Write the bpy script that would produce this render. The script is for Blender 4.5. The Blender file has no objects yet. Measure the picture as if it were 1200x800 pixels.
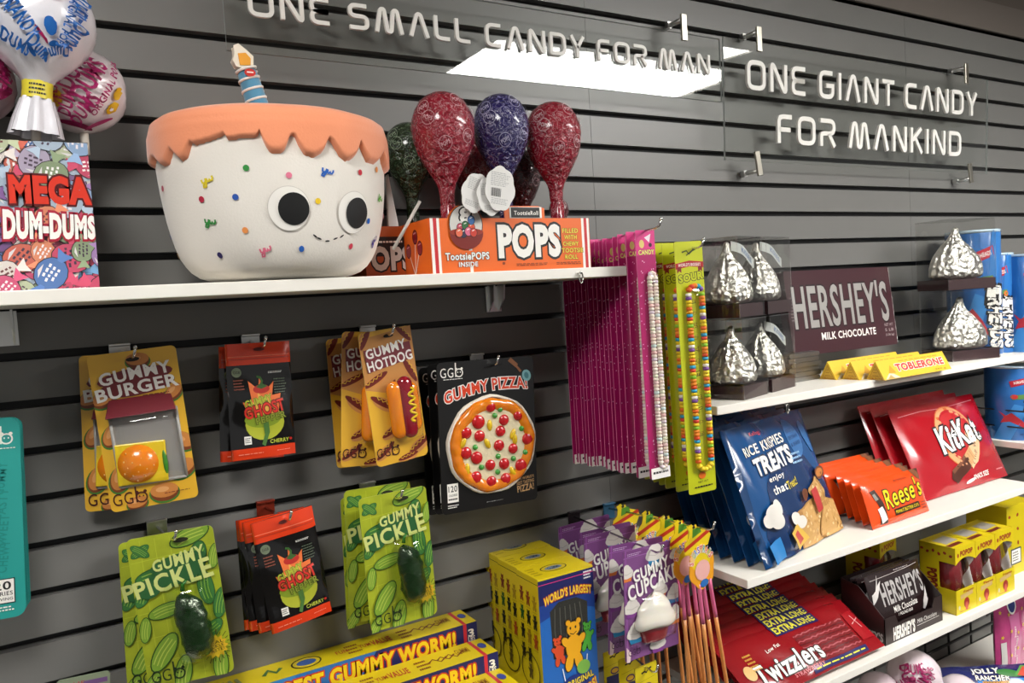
import bpy, bmesh, math, random
from mathutils import Vector, Matrix, Euler
random.seed(7)
SC = bpy.context.scene
COL = SC.collection
PI = math.pi

# ------------------------------------------------------------------ camera
FPX, YAW, PIT, ROL, CD, CZ = 912.124538, 0.534387485, -0.0563820484, -0.0605271527, 1.45184020, 1.55
_f = Vector((math.sin(YAW)*math.cos(PIT), math.cos(YAW)*math.cos(PIT), math.sin(PIT)))
_r0 = Vector((math.cos(YAW), -math.sin(YAW), 0))
_u0 = _r0.cross(_f)
_r = _r0*math.cos(ROL)+_u0*math.sin(ROL)
_u = _u0*math.cos(ROL)-_r0*math.sin(ROL)
CAMPOS = Vector((0, -CD, CZ))
cam = bpy.data.cameras.new('camera')
cam.sensor_width = 36
cam.lens = FPX/1200*36
cam.clip_start = 0.02
camo = bpy.data.objects.new('camera', cam)
COL.objects.link(camo)
mw = Matrix((_r, _u, -_f)).transposed().to_4x4()
mw.translation = CAMPOS
camo.matrix_world = mw
SC.camera = camo

# ------------------------------------------------------------------ world, exposure
SC.view_settings.view_transform = 'Standard'
SC.view_settings.look = 'None'
SC.view_settings.gamma = 1
SC.view_settings.use_curve_mapping = False
SC.view_settings.exposure = 0.45
AMBIENT, PANEL = 0.20, 27.0
W = bpy.data.worlds.new('shop_world')
SC.world = W
W.use_nodes = True
W.node_tree.nodes['Background'].inputs[0].default_value = (1.0, 0.985, 0.96, 1)
W.node_tree.nodes['Background'].inputs[1].default_value = AMBIENT


# ------------------------------------------------------------------ measuring helpers: a sight line met with a plane of the shop
def _ray(x, y):
    return _f+_r*((x-600)/FPX)-_u*((y-400)/FPX)


def at(x, y, Y):
    v = _ray(x, y)
    return CAMPOS+v*((Y-CAMPOS.y)/v.y)


def atz(x, y, Z):
    v = _ray(x, y)
    return CAMPOS+v*((Z-CAMPOS.z)/v.z)


def atx(x, y, X):
    v = _ray(x, y)
    return CAMPOS+v*((X-CAMPOS.x)/v.x)


def prj(p):
    v = Vector(p)-CAMPOS
    w = v.dot(_f)
    return 600+FPX*v.dot(_r)/w, 400-FPX*v.dot(_u)/w


def pxsize(p):
    return (Vector(p)-CAMPOS).dot(_f)/FPX


# ------------------------------------------------------------------ materials
def lin(h):
    h = h.lstrip('#')
    o = []
    for i in (0, 2, 4):
        c = int(h[i:i+2], 16)/255
        o.append(c/12.92 if c <= .04045 else ((c+.055)/1.055)**2.4)
    return (*o, 1)


_mc = {}


def M(hexc, rough=.45, metal=0, coat=0, bump=0, bs=60, var=0, vs=8, name=None, sheen=0, sss=0):
    key = (hexc, rough, metal, coat, bump, bs, var, vs, sheen, sss)
    if key in _mc:
        return _mc[key]
    m = bpy.data.materials.new(name or 'surface_'+hexc.lstrip('#'))
    m.use_nodes = True
    nt = m.node_tree
    b = nt.nodes['Principled BSDF']
    b.inputs['Base Color'].default_value = lin(hexc)
    b.inputs['Roughness'].default_value = rough
    b.inputs['Metallic'].default_value = metal
    b.inputs['Coat Weight'].default_value = coat
    b.inputs['Coat Roughness'].default_value = .12
    if sheen:
        b.inputs['Sheen Weight'].default_value = sheen
    if sss:
        b.inputs['Subsurface Weight'].default_value = sss
        b.inputs['Subsurface Scale'].default_value = .01
    if bump or var:
        tc = nt.nodes.new('ShaderNodeTexCoord')
    if bump:
        n = nt.nodes.new('ShaderNodeTexNoise')
        n.inputs['Scale'].default_value = bs
        n.inputs['Detail'].default_value = 4
        bp = nt.nodes.new('ShaderNodeBump')
        bp.inputs['Strength'].default_value = bump
        bp.inputs['Distance'].default_value = .004
        nt.links.new(tc.outputs['Object'], n.inputs['Vector'])
        nt.links.new(n.outputs[0], bp.inputs['Height'])
        nt.links.new(bp.outputs[0], b.inputs['Normal'])
    if var:
        n = nt.nodes.new('ShaderNodeTexNoise')
        n.inputs['Scale'].default_value = vs
        n.inputs['Detail'].default_value = 5
        mr = nt.nodes.new('ShaderNodeMapRange')
        mr.inputs['From Min'].default_value = .3
        mr.inputs['From Max'].default_value = .7
        mr.inputs['To Min'].default_value = 1-var
        mr.inputs['To Max'].default_value = 1+var
        hs = nt.nodes.new('ShaderNodeHueSaturation')
        hs.inputs['Color'].default_value = lin(hexc)
        nt.links.new(tc.outputs['Object'], n.inputs['Vector'])
        nt.links.new(n.outputs[0], mr.inputs['Value'])
        nt.links.new(mr.outputs[0], hs.inputs['Value'])
        nt.links.new(hs.outputs[0], b.inputs['Base Color'])
    _mc[key] = m
    return m


def clear(name, refl=1.0, rough=.04, tint='ffffff', bump=0, bs=40):
    """thin clear plastic: see-through with Fresnel gloss"""
    m = bpy.data.materials.new(name)
    m.use_nodes = True
    nt = m.node_tree
    nt.nodes.remove(nt.nodes['Principled BSDF'])
    out = nt.nodes['Material Output']
    tr = nt.nodes.new('ShaderNodeBsdfTransparent')
    tr.inputs[0].default_value = lin(tint)
    gl = nt.nodes.new('ShaderNodeBsdfGlossy')
    gl.inputs['Roughness'].default_value = rough
    fr = nt.nodes.new('ShaderNodeLayerWeight')
    fr.inputs[0].default_value = .5
    pw = nt.nodes.new('ShaderNodeMath')
    pw.operation = 'POWER'
    pw.inputs[1].default_value = 5
    mu = nt.nodes.new('ShaderNodeMath')
    mu.operation = 'MULTIPLY_ADD'
    mu.inputs[1].default_value = .9*refl
    mu.inputs[2].default_value = .045*refl
    mu.use_clamp = True
    nt.links.new(fr.outputs['Facing'], pw.inputs[0])
    mx = nt.nodes.new('ShaderNodeMixShader')
    if bump:
        tc = nt.nodes.new('ShaderNodeTexCoord')
        n = nt.nodes.new('ShaderNodeTexNoise')
        n.inputs['Scale'].default_value = bs
        n.inputs['Detail'].default_value = 2
        bp = nt.nodes.new('ShaderNodeBump')
        bp.inputs['Strength'].default_value = bump
        bp.inputs['Distance'].default_value = .006
        nt.links.new(tc.outputs['Object'], n.inputs['Vector'])
        nt.links.new(n.outputs[0], bp.inputs['Height'])
        nt.links.new(bp.outputs[0], gl.inputs['Normal'])
        nt.links.new(bp.outputs[0], fr.inputs['Normal'])
    nt.links.new(pw.outputs[0], mu.inputs[0])
    nt.links.new(mu.outputs[0], mx.inputs[0])
    nt.links.new(tr.outputs[0], mx.inputs[1])
    nt.links.new(gl.outputs[0], mx.inputs[2])
    nt.links.new(mx.outputs[0], out.inputs[0])
    return m


def crinkle(name, base, white='d8cfd6', scale=18, amount=.5, rough=.25, metal=0, bump=.6):
    """crinkled printed wrapper: base colour broken by pale scribbles for print and painted crumple glints, bumped folds"""
    m = bpy.data.materials.new(name)
    m.use_nodes = True
    nt = m.node_tree
    b = nt.nodes['Principled BSDF']
    b.inputs['Roughness'].default_value = rough
    b.inputs['Metallic'].default_value = metal
    b.inputs['Coat Weight'].default_value = .6
    b.inputs['Coat Roughness'].default_value = .1
    tc = nt.nodes.new('ShaderNodeTexCoord')
    n1 = nt.nodes.new('ShaderNodeTexNoise')
    n1.inputs['Scale'].default_value = scale
    n1.inputs['Detail'].default_value = 3
    n1.inputs['Distortion'].default_value = 1.6
    v = nt.nodes.new('ShaderNodeMath')
    v.operation = 'SUBTRACT'
    v.inputs[1].default_value = .5
    a = nt.nodes.new('ShaderNodeMath')
    a.operation = 'ABSOLUTE'
    mr = nt.nodes.new('ShaderNodeMapRange')
    mr.inputs['From Min'].default_value = .004
    mr.inputs['From Max'].default_value = .03
    mr.inputs['To Min'].default_value = amount
    mr.inputs['To Max'].default_value = 0
    mx = nt.nodes.new('ShaderNodeMix')
    mx.data_type = 'RGBA'
    mx.inputs[6].default_value = lin(base)
    mx.inputs[7].default_value = lin(white)  # pale lines: wrapper print plus crumple glints put into the colour
    n2 = nt.nodes.new('ShaderNodeTexNoise')
    n2.inputs['Scale'].default_value = scale*1.3
    n2.inputs['Detail'].default_value = 3
    n2.inputs['Distortion'].default_value = .8
    bp = nt.nodes.new('ShaderNodeBump')
    bp.inputs['Strength'].default_value = bump
    bp.inputs['Distance'].default_value = .01
    L = nt.links.new
    L(tc.outputs['Object'], n1.inputs['Vector'])
    L(tc.outputs['Object'], n2.inputs['Vector'])
    L(n1.outputs[0], v.inputs[0])
    L(v.outputs[0], a.inputs[0])
    L(a.outputs[0], mr.inputs['Value'])
    L(mr.outputs[0], mx.inputs[0])
    L(mx.outputs[2], b.inputs['Base Color'])
    L(n2.outputs[0], bp.inputs['Height'])
    L(bp.outputs[0], b.inputs['Normal'])
    return m


def emit(name, s, col='fffdf9'):
    m = bpy.data.materials.new(name)
    m.use_nodes = True
    b = m.node_tree.nodes['Principled BSDF']
    b.inputs['Base Color'].default_value = lin(col)
    b.inputs['Emission Color'].default_value = lin(col)
    b.inputs['Emission Strength'].default_value = s
    return m


WHITE = M('eeeae2', .5)
PAPER = M('f0ede6', .55)
BLACK = M('0c0b0b', .4)
INK = M('121010', .5)
SILVER = M('d9d9d6', .3, 1)
CHROME = M('dededc', .12, 1)
CLEAR = clear('clear_blister_plastic', 1.0, .06)
FILM = clear('clear_wrinkled_film', 1.3, .08, bump=.5, bs=60)
ACRYLIC = clear('clear_acrylic', .8, .02, 'fbfcfb')


# ------------------------------------------------------------------ mesh builder
class MB:
    def __init__(s):
        s.bm = bmesh.new()
        s.mats = []

    def mi(s, m):
        if m not in s.mats:
            s.mats.append(m)
        return s.mats.index(m)

    def add(s, vs, fs, mat, smooth=False):
        k = s.mi(mat)
        bv = [s.bm.verts.new(v) for v in vs]
        for f in fs:
            try:
                fc = s.bm.faces.new([bv[i] for i in f])
                fc.material_index = k
                fc.smooth = smooth
            except ValueError:
                pass
        return bv

    def box(s, c, d, mat, R=None, faces=None):
        """faces: dict of material by 'x-','x+','y-','y+','z-','z+'"""
        hx, hy, hz = d[0]/2, d[1]/2, d[2]/2
        vs = [Vector((x, y, z)) for x in (-hx, hx) for y in (-hy, hy) for z in (-hz, hz)]
        if R:
            vs = [R @ v for v in vs]
        vs = [v+Vector(c) for v in vs]
        q = {'x-': (0, 1, 3, 2), 'x+': (4, 6, 7, 5), 'y-': (0, 4, 5, 1), 'y+': (2, 3, 7, 6), 'z-': (0, 2, 6, 4), 'z+': (1, 5, 7, 3)}
        bv = [s.bm.verts.new(v) for v in vs]
        for k, f in q.items():
            fc = s.bm.faces.new([bv[i] for i in f])
            fc.material_index = s.mi((faces or {}).get(k, mat))

    def prism(s, out, y0, y1, mat, side=None, smooth=False):
        """outline of (x, z) points, front at y0, back at y1"""
        n = len(out)
        vs = [(x, y0, z) for x, z in out]+[(x, y1, z) for x, z in out]
        s.add(vs, [tuple(range(n)), tuple(range(2*n-1, n-1, -1))], mat)
        s.add(vs, [(i, i+n, (i+1) % n+n, (i+1) % n) for i in range(n)], side or mat, smooth)

    def plate(s, w, h, t, r, mat, side=None, y=0, cx=0, cz=0):
        s.prism(rrect(w, h, r, cx, cz), y-t/2, y+t/2, mat, side)

    def lathe(s, prof, mat, seg=24, fx=None, smooth=True, cap=False):
        vs = []
        for r, z in prof:
            for k in range(seg):
                a = 2*PI*k/seg
                vs.append(fx(a, r, z) if fx else (r*math.cos(a), r*math.sin(a), z))
        fs = []
        for i in range(len(prof)-1):
            for k in range(seg):
                k2 = (k+1) % seg
                fs.append((i*seg+k, i*seg+k2, (i+1)*seg+k2, (i+1)*seg+k))
        if cap:
            fs.append(tuple(range(seg-1, -1, -1)))
            fs.append(tuple((len(prof)-1)*seg+k for k in range(seg)))
        s.add(vs, fs, mat, smooth)

    def tube(s, pts, r, mat, seg=8, caps=True):
        pts = [Vector(p) for p in pts]
        vs, fs = [], []
        n = len(pts)
        up = None
        for i, p in enumerate(pts):
            t = (pts[min(i+1, n-1)]-pts[max(i-1, 0)]).normalized()
            if up is None:
                up = Vector((0, 0, 1)) if abs(t.z) < .9 else Vector((1, 0, 0))
            a = t.cross(up).normalized()
            b = a.cross(t).normalized()
            up = b
            rr = r[i] if isinstance(r, (list, tuple)) else r
            for k in range(seg):
                an = 2*PI*k/seg
                vs.append(p+a*(rr*math.cos(an))+b*(rr*math.sin(an)))
        for i in range(n-1):
            for k in range(seg):
                k2 = (k+1) % seg
                fs.append((i*seg+k, i*seg+k2, (i+1)*seg+k2, (i+1)*seg+k))
        if caps:
            fs.append(tuple(range(seg-1, -1, -1)))
            fs.append(tuple((n-1)*seg+k for k in range(seg)))
        s.add(vs, fs, mat, True)

    def ball(s, c, rx, ry, rz, mat, seg=14, rings=9):
        pr = []
        for i in range(rings+1):
            a = -PI/2+PI*i/rings
            pr.append((max(math.cos(a), 1e-4), math.sin(a)))
        s.lathe(pr, mat, seg, lambda a, r, z: (c[0]+rx*r*math.cos(a), c[1]+ry*r*math.sin(a), c[2]+rz*z))

    def grid(s, nx, nz, fn, mat, smooth=True):
        vs = [fn(i/nx, j/nz) for j in range(nz+1) for i in range(nx+1)]
        fs = [(j*(nx+1)+i, j*(nx+1)+i+1, (j+1)*(nx+1)+i+1, (j+1)*(nx+1)+i) for j in range(nz) for i in range(nx)]
        s.add(vs, fs, mat, smooth)

    def build(s, name, parent=None, bevel=0, normals=True):
        if normals:
            bmesh.ops.recalc_face_normals(s.bm, faces=s.bm.faces)
        me = bpy.data.meshes.new(name)
        s.bm.to_mesh(me)
        s.bm.free()
        for m in s.mats:
            me.materials.append(m)
        o = bpy.data.objects.new(name, me)
        COL.objects.link(o)
        if parent:
            o.parent = parent
        if bevel:
            md = o.modifiers.new('edge', 'BEVEL')
            md.width = bevel
            md.segments = 2
            md.limit_method = 'ANGLE'
        return o


def rrect(w, h, r, cx=0, cz=0, n=5):
    o = []
    for sx, sz, a0 in ((1, 1, 0), (-1, 1, 90), (-1, -1, 180), (1, -1, 270)):
        for k in range(n+1):
            a = math.radians(a0+90*k/n)
            o.append((cx+sx*(w/2-r)+r*math.cos(a), cz+sz*(h/2-r)+r*math.sin(a)))
    return o


# ------------------------------------------------------------------ lettering
_tc = {}


def glyphs(txt, off):
    k = (txt, off)
    if k not in _tc:
        cu = bpy.data.curves.new('lettering', 'FONT')
        cu.body = txt
        cu.resolution_u = 3
        cu.offset = off
        cu.space_character = 1.0+.0 if len(txt) < 2 else 1.09
        ob = bpy.data.objects.new('lettering', cu)
        COL.objects.link(ob)
        dg = bpy.context.evaluated_depsgraph_get()
        me = ob.evaluated_get(dg).to_mesh()
        vs = [(v.co.x, v.co.y) for v in me.vertices]
        fs = [tuple(p.vertices) for p in me.polygons]
        bpy.data.objects.remove(ob)
        bpy.data.curves.remove(cu)
        _tc[k] = (vs, fs)
    return _tc[k]


class Art:
    """printed design on a face: u right 0..1, v down 0..1; laid on the surface by fm(x, z, lift)"""
    def __init__(s, w, h, fm, step=.00005, base=.0001):
        s.w, s.h, s.fm, s.step, s.lay, s.base = w, h, fm, step, 0, base
        s.jobs = []

    def _p(s, u, v):
        return ((u-.5)*s.w, (.5-v)*s.h)

    def _push(s, vs, fs, mat):
        s.lay += 1
        s.jobs.append((vs, fs, mat, s.base+s.lay*s.step))

    def poly(s, pts, mat):
        s._push([s._p(*p) for p in pts], [tuple(range(len(pts)))], mat)

    def rect(s, u0, v0, u1, v1, mat):
        s.poly([(u0, v1), (u1, v1), (u1, v0), (u0, v0)], mat)

    def ell(s, u, v, rx, rz, mat, rot=0, n=20):
        """radii in metres"""
        cx, cz = s._p(u, v)
        c, d = math.cos(math.radians(rot)), math.sin(math.radians(rot))
        pts = []
        for k in range(n):
            a = 2*PI*k/n
            x, z = rx*math.cos(a), rz*math.sin(a)
            pts.append((cx+x*c-z*d, cz+x*d+z*c))
        s._push(pts, [tuple(range(n))], mat)

    def star(s, u, v, r0, r1, mat, n=12):
        cx, cz = s._p(u, v)
        s._push([(cx, cz)]+[(cx+(r1 if k % 2 else r0)*math.cos(PI*k/n), cz+(r1 if k % 2 else r0)*math.sin(PI*k/n)) for k in range(2*n)],
                [(0, 1+k, 1+(k+1) % (2*n)) for k in range(2*n)], mat)

    def line(s, pts, wd, mat):
        P = [Vector(s._p(*p)) for p in pts]
        vs, fs = [], []
        for i, p in enumerate(P):
            t = (P[min(i+1, len(P)-1)]-P[max(i-1, 0)]).normalized()
            n = Vector((-t.y, t.x))*wd/2
            vs += [tuple(p+n), tuple(p-n)]
        for i in range(len(P)-1):
            fs.append((2*i, 2*i+1, 2*i+3, 2*i+2))
        s._push(vs, fs, mat)

    def text(s, txt, u, v, wd, ht, mat, rot=0, bold=.012, out=None, ow=.04, arc=0, shear=0, grow=0, ref=None):
        """wd, ht as fractions of the face; arc bends the ends down; grow makes letters taller to the right"""
        b0, _ = glyphs(txt, 0)
        x0, x1 = min(p[0] for p in b0), max(p[0] for p in b0)
        rb, _ = glyphs(ref or txt, 0)
        z0, z1 = min(p[1] for p in rb), max(p[1] for p in rb)
        W_, H_ = wd*s.w, ht*s.h
        cx, cz = s._p(u, v)
        c, d = math.cos(math.radians(rot)), math.sin(math.radians(rot))

        def tr(p):
            a, b = (p[0]-x0)/(x1-x0)-.5, (p[1]-z0)/(z1-z0)-.5
            x = a*W_+b*shear*H_
            z = b*H_*(1+grow*a)-arc*s.h*(4*a*a-.33)
            return (cx+x*c-z*d, cz+x*d+z*c)
        if out:
            vs, fs = glyphs(txt, ow)
            s._push([tr(p) for p in vs], fs, out)
        vs, fs = glyphs(txt, bold)
        s._push([tr(p) for p in vs], fs, mat)

    def lines_of_print(s, u0, v0, u1, v1, n, mat, ragged=True):
        """unreadably small print as fine strokes"""
        rnd = random.Random(n*13+int(u0*100))
        for k in range(n):
            v = v0+(v1-v0)*(k+.5)/n
            u = u0
            e = u1-(rnd.random()*.25*(u1-u0) if ragged else 0)
            vs, fs = [], []
            while u < e:
                L = (u1-u0)*(.06+.1*rnd.random())
                q = [s._p(u, v-(v1-v0)*.22/n), s._p(min(u+L, e), v-(v1-v0)*.22/n), s._p(min(u+L, e), v+(v1-v0)*.22/n), s._p(u, v+(v1-v0)*.22/n)]
                fs.append(tuple(range(len(vs), len(vs)+4)))
                vs += q
                u += L+(u1-u0)*.03
            s.jobs.append((vs, fs, mat, s.base+(s.lay+1)*s.step))
        s.lay += 1

    def put(s, mb, cut=0):
        for vs, fs, mat, lift in s.jobs:
            W2, H2 = s.w/2, s.h/2
            if any(abs(x) > W2+1e-6 or abs(z) > H2+1e-6 for x, z in vs):
                bm = bmesh.new()
                bv = [bm.verts.new((x, 0, z)) for x, z in vs]
                for f in fs:
                    try:
                        bm.faces.new([bv[i] for i in f])
                    except ValueError:
                        pass
                for no, d in ((Vector((1, 0, 0)), W2), (Vector((-1, 0, 0)), W2), (Vector((0, 0, 1)), H2), (Vector((0, 0, -1)), H2)):
                    bmesh.ops.bisect_plane(bm, geom=bm.verts[:]+bm.edges[:]+bm.faces[:], plane_co=no*d, plane_no=no, clear_outer=True)
                bm.verts.index_update()
                vs = [(v.co.x, v.co.z) for v in bm.verts]
                fs = [tuple(v.index for v in f.verts) for f in bm.faces]
                bm.free()
                if not fs:
                    continue
            if cut:
                bm = bmesh.new()
                bv = [bm.verts.new((x, 0, z)) for x, z in vs]
                for f in fs:
                    try:
                        bm.faces.new([bv[i] for i in f])
                    except ValueError:
                        pass
                for ax, cut_ in zip((0, 2), cut if isinstance(cut, tuple) else (cut, cut)):
                    lo, hi = min(v.co[ax] for v in bm.verts), max(v.co[ax] for v in bm.verts)
                    k = math.floor(lo/cut_)
                    while k*cut_ < hi:
                        if k*cut_ > lo:
                            no = Vector((1, 0, 0)) if ax == 0 else Vector((0, 0, 1))
                            bmesh.ops.bisect_plane(bm, geom=bm.verts[:]+bm.edges[:]+bm.faces[:], plane_co=no*(k*cut_), plane_no=no)
                        k += 1
                bm.verts.index_update()
                vs2 = [(v.co.x, v.co.z) for v in bm.verts]
                fs2 = [tuple(v.index for v in f.verts) for f in bm.faces]
                bm.free()
            else:
                vs2, fs2 = vs, fs
            mb.add([s.fm(x, z, lift) for x, z in vs2], fs2, mat, smooth=bool(cut))


def front(y):
    return lambda x, z, l: (x, y-l, z)


# ------------------------------------------------------------------ object helpers
ORD = ['front', 'second', 'third', 'fourth', 'fifth', 'sixth', 'seventh', 'eighth', 'ninth', 'tenth', 'eleventh', 'twelfth', 'thirteenth',
       'fourteenth', 'fifteenth', 'sixteenth', 'seventeenth', 'eighteenth', 'nineteenth', 'twentieth']


def tag(o, label, cat, group=None):
    o['label'] = label
    o['category'] = cat
    if group:
        o['group'] = group
    return o


def thing(name, label, cat, group=None, loc=(0, 0, 0), rot=(0, 0, 0)):
    o = bpy.data.objects.new(name, None)
    o.empty_display_size = .05
    COL.objects.link(o)
    o.location = loc
    o.rotation_euler = rot
    return tag(o, label, cat, group)


def struct(mb, name, bevel=0):
    o = mb.build(name, bevel=bevel)
    o['kind'] = 'structure'
    return o


def dup(root, label, loc=None, rot=None):
    c = root.copy()
    COL.objects.link(c)
    c['label'] = label
    for ch in list(root.children):
        d = ch.copy()
        COL.objects.link(d)
        d.parent = c
        for g in list(ch.children):
            e = g.copy()
            COL.objects.link(e)
            e.parent = d
    if loc is not None:
        c.location = loc
    if rot is not None:
        c.rotation_euler = rot
    return c


def hang(o, w, TL, BL, Y, rz=0, rx=0):
    """stand a card so that its left edge runs between two measured points in the plane Y"""
    a, b = at(*TL, Y), at(*BL, Y)
    d = a-b
    ry = math.atan2(d.x, d.z)
    R = Euler((rx, ry, rz)).to_matrix()
    o.rotation_euler = (rx, ry, rz)
    o.location = (a+b)/2+R @ Vector((w/2, 0, 0))


def rad(*a):
    return tuple(math.radians(x) for x in a)

# ------------------------------------------------------------------ ceiling lights (one mirrored in the signs, two added for brightness)
LAMP = emit('light_diffuser', PANEL)


def ceiling_light(x0, x1, y0, y1, label):
    t = thing('ceiling_light', label, 'light', 'ceiling light panels', ((x0+x1)/2, (y0+y1)/2, 2.612))
    w, d = x1-x0, y1-y0
    mb = MB()
    for c, s in (((0, d/2+.012, 0), (w+.048, .024, .03)), ((0, -d/2-.012, 0), (w+.048, .024, .03)),
                 ((w/2+.012, 0, 0), (.024, d, .03)), ((-w/2-.012, 0, 0), (.024, d, .03))):
        mb.box(c, s, WHITE)
    mb.build('frame', t)
    mb = MB()
    mb.box((0, 0, 0), (w, d, .012), LAMP)
    mb.build('diffuser', t)


ceiling_light(1.66, 3.10, -2.05, -1.41, 'long white ceiling light panel mirrored in the clear slogan signs')
ceiling_light(-.62, -.08, -1.58, -1.04, 'added small square white ceiling light panel brightening the left end of the display')  # unseen panel added to lift the upper left wall
ceiling_light(3.1, 4.32, -3.7, -3.08, 'added long white ceiling light panel farther back, brightening the right side')  # unseen panel added to brighten the right, kept out of the sign reflections

# ------------------------------------------------------------------ the setting
G0, PITCH = 2.03744, .0762
SLAT = M('71706d', .38, bump=.03, bs=25, var=.03, vs=3)
GROOVE = M('0a0a0a', .5)
X0, X1 = -1.335, 6.0
mb = MB()
zs = [G0-k*PITCH for k in range(-4, 27)]
mb.box(((X0+X1)/2, .03, 1.18), (X1-X0, .02, 2.36), GROOVE)
for i in range(len(zs)+1):
    hi = (2.345 if i == 0 else zs[i-1]-(.0067))
    lo = (0.0 if i == len(zs) else zs[i]+(.0067))
    x = X0
    while x < X1-.1:
        xa = x+.0005
        xb = x+1.2192-.0005
        mb.box(((xa+xb)/2, .010, (hi+lo)/2), (xb-xa, .020, hi-lo), SLAT)
        x += 1.2192
struct(mb, 'wall_back')
mb = MB()
mb.box(((X0+X1)/2, .005, 2.3925), (X1-X0, .03, .095), M('6c645d', .5))
struct(mb, 'trim_1', .002)
mb = MB()
mb.box(((X0+X1)/2, .012, 2.5325), (X1-X0, .03, .185), M('5f564e', .6))
struct(mb, 'trim_2')
mb = MB()
mb.box((2.3, -2.5, 2.645), (9.4, 5.1, .04), M('a39a90', .8))
struct(mb, 'ceiling')
mb = MB()
mb.box((2.3, -2.5, -.02), (9.4, 5.1, .04), M('3d3935', .5, var=.05))
struct(mb, 'floor')

# ------------------------------------------------------------------ shelves
SHELF = M('ebe7de', .38)


def shelf(x0, x1, d, zb, label, brk, th=.019, bm=SILVER):
    t = thing('display_shelf', label, 'shelf', 'white slat wall shelves', ((x0+x1)/2, 0, zb))
    w = x1-x0
    mb = MB()
    mb.box((0, -d/2-.0015, th/2), (w, d-.003, th), SHELF)
    mb.build('board', t, .0015)
    for bx in brk:
        mb = MB()
        lx = bx-(x0+x1)/2
        mb.box((lx, -.003, -.03), (.036, .004, .054), bm)
        for s in (-1, 1):
            q = [(-.005, -.001), (-.034, -.001), (-.030, -.030), (-.005, -.056)]
            vs = [(lx+s*.012+e, y, z) for e in (-.0015, .0015) for y, z in q]
            mb.add(vs, [(0, 1, 2, 3), (7, 6, 5, 4), (0, 4, 5, 1), (1, 5, 6, 2), (2, 6, 7, 3), (3, 7, 4, 0)], bm)
        mb.build('bracket', t)
    return t


shelf(-.24, .979, .255, 1.579, 'white shelf carrying the cake plush and the giant pops', (-.06, .817))
shelf(1.205, 2.49, .254, 1.273, 'white shelf carrying the foil kisses and the yellow triangular bars', (1.5, 2.27), bm=M('2a2a2a', .4, 1))
shelf(1.226, 2.41, .298, .903, 'white shelf carrying the blue, orange and red candy bags', (1.5, 2.3))
shelf(1.226, 2.62, .305, .612, 'white shelf carrying the twist candy and yellow window boxes', (1.5, 2.3))
shelf(2.47, 3.6, .254, 1.004, 'white shelf at the far right under the lower blue tubes', (2.8, 3.4))
shelf(2.51, 3.6, .254, 1.262, 'white shelf at the far right under the upper blue tubes', (2.8, 3.4))
shelf(1.226, 3.0, .36, .27, 'lowest white shelf under the big wrapped lollipops', (1.5, 2.6))
shelf(-.24, .96, .33, .66, 'low white shelf under the gummy worm boxes', (.0, .817))

# small wire price hooks clipped to shelf edges
HOOKM = M('b9b9b4', .25, 1)
for (px, py, Y, lab) in ((681, 325, -.262, 'tiny wire sign hook under the front edge of the plush shelf'),
                         (923, 479, -.262, 'tiny wire sign hook under the front edge of the foil kisses shelf')):
    p = at(px, py, Y)
    mb = MB()
    mb.tube([p+Vector((.004*math.cos(a), -.0, .011*math.sin(a))) for a in [i*PI/6 for i in range(13)]], .0013, HOOKM, 6)
    mb.box(p+Vector((0, .004, .008)), (.008, .008, .003), HOOKM)
    tag(mb.build('sign_hook'), lab, 'hook')

# ------------------------------------------------------------------ acrylic slogan signs
LETTER = M('e9e6df', .5)
R_ = .22
GL = {  # strokes as corner points (x, z, corner radius)
    'O': (.70, [[(.35, 0, 0), (0, 0, .26), (0, 1, .26), (.7, 1, .26), (.7, 0, .26), (.35, 0, 0)]]),
    'N': (.66, [[(0, -.07, 0), (0, 1, .11), (.09, 1, .10), (.57, 0, .10), (.66, 0, .11), (.66, 1.07, 0)]]),
    'E': (.58, [[(.6, 1, 0), (0, 1, .22), (0, .5, .22), (.58, .5, 0)], [(.58, .5, 0), (0, .5, .22), (0, 0, .22), (.6, 0, 0)]]),
    'S': (.62, [[(.62, 1, 0), (0, 1, .22), (0, .52, .22), (.62, .52, .22), (.62, 0, .22), (-.04, 0, 0)]]),
    'M': (.98, [[(0, -.07, 0), (.17, 1, .11), (.31, 1, .11), (.42, 0, .10), (.56, 0, .10), (.67, 1, .11), (.81, 1, .11), (.98, -.07, 0)]]),
    'A': (.68, [[(0, -.07, 0), (.27, 1, .09), (.41, 1, .09), (.68, -.07, 0)]]),
    'L': (.52, [[(0, 1.07, 0), (0, 0, .22), (.55, 0, 0)]]),
    'C': (.60, [[(.62, 1, 0), (0, 1, .26), (0, 0, .26), (.62, 0, 0)]]),
    'D': (.66, [[(0, .5, 0), (0, 0, .02), (.66, 0, .3), (.66, 1, .3), (0, 1, .02), (0, .5, 0)]]),
    'Y': (.62, [[(0, 1.07, 0), (.31, .42, 0), (.31, -.07, 0)], [(.62, 1.07, 0), (.31, .42, 0)]]),
    'F': (.56, [[(.58, 1, 0), (0, 1, .22), (0, -.07, 0)], [(0, .48, 0), (.52, .48, 0)]]),
    'R': (.64, [[(-.05, 1, 0), (.62, 1, .24), (.62, .47, .24), (0, .47, .16), (0, -.07, 0)], [(.36, .47, 0), (.66, -.07, 0)]]),
    'G': (.66, [[(.62, 1, 0), (0, 1, .26), (0, 0, .26), (.64, 0, .24), (.64, .47, 0), (.30, .47, 0)]]),
    'I': (.02, [[(0, -.07, 0), (0, 1.07, 0)]]),
    'T': (.60, [[(-.05, 1, 0), (.65, 1, 0)], [(.3, 1, 0), (.3, -.07, 0)]]),
    'K': (.58, [[(0, -.07, 0), (0, 1.07, 0)], [(.56, 1.07, 0), (.06, .5, 0)], [(.2, .62, 0), (.6, -.07, 0)]]),
}


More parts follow.
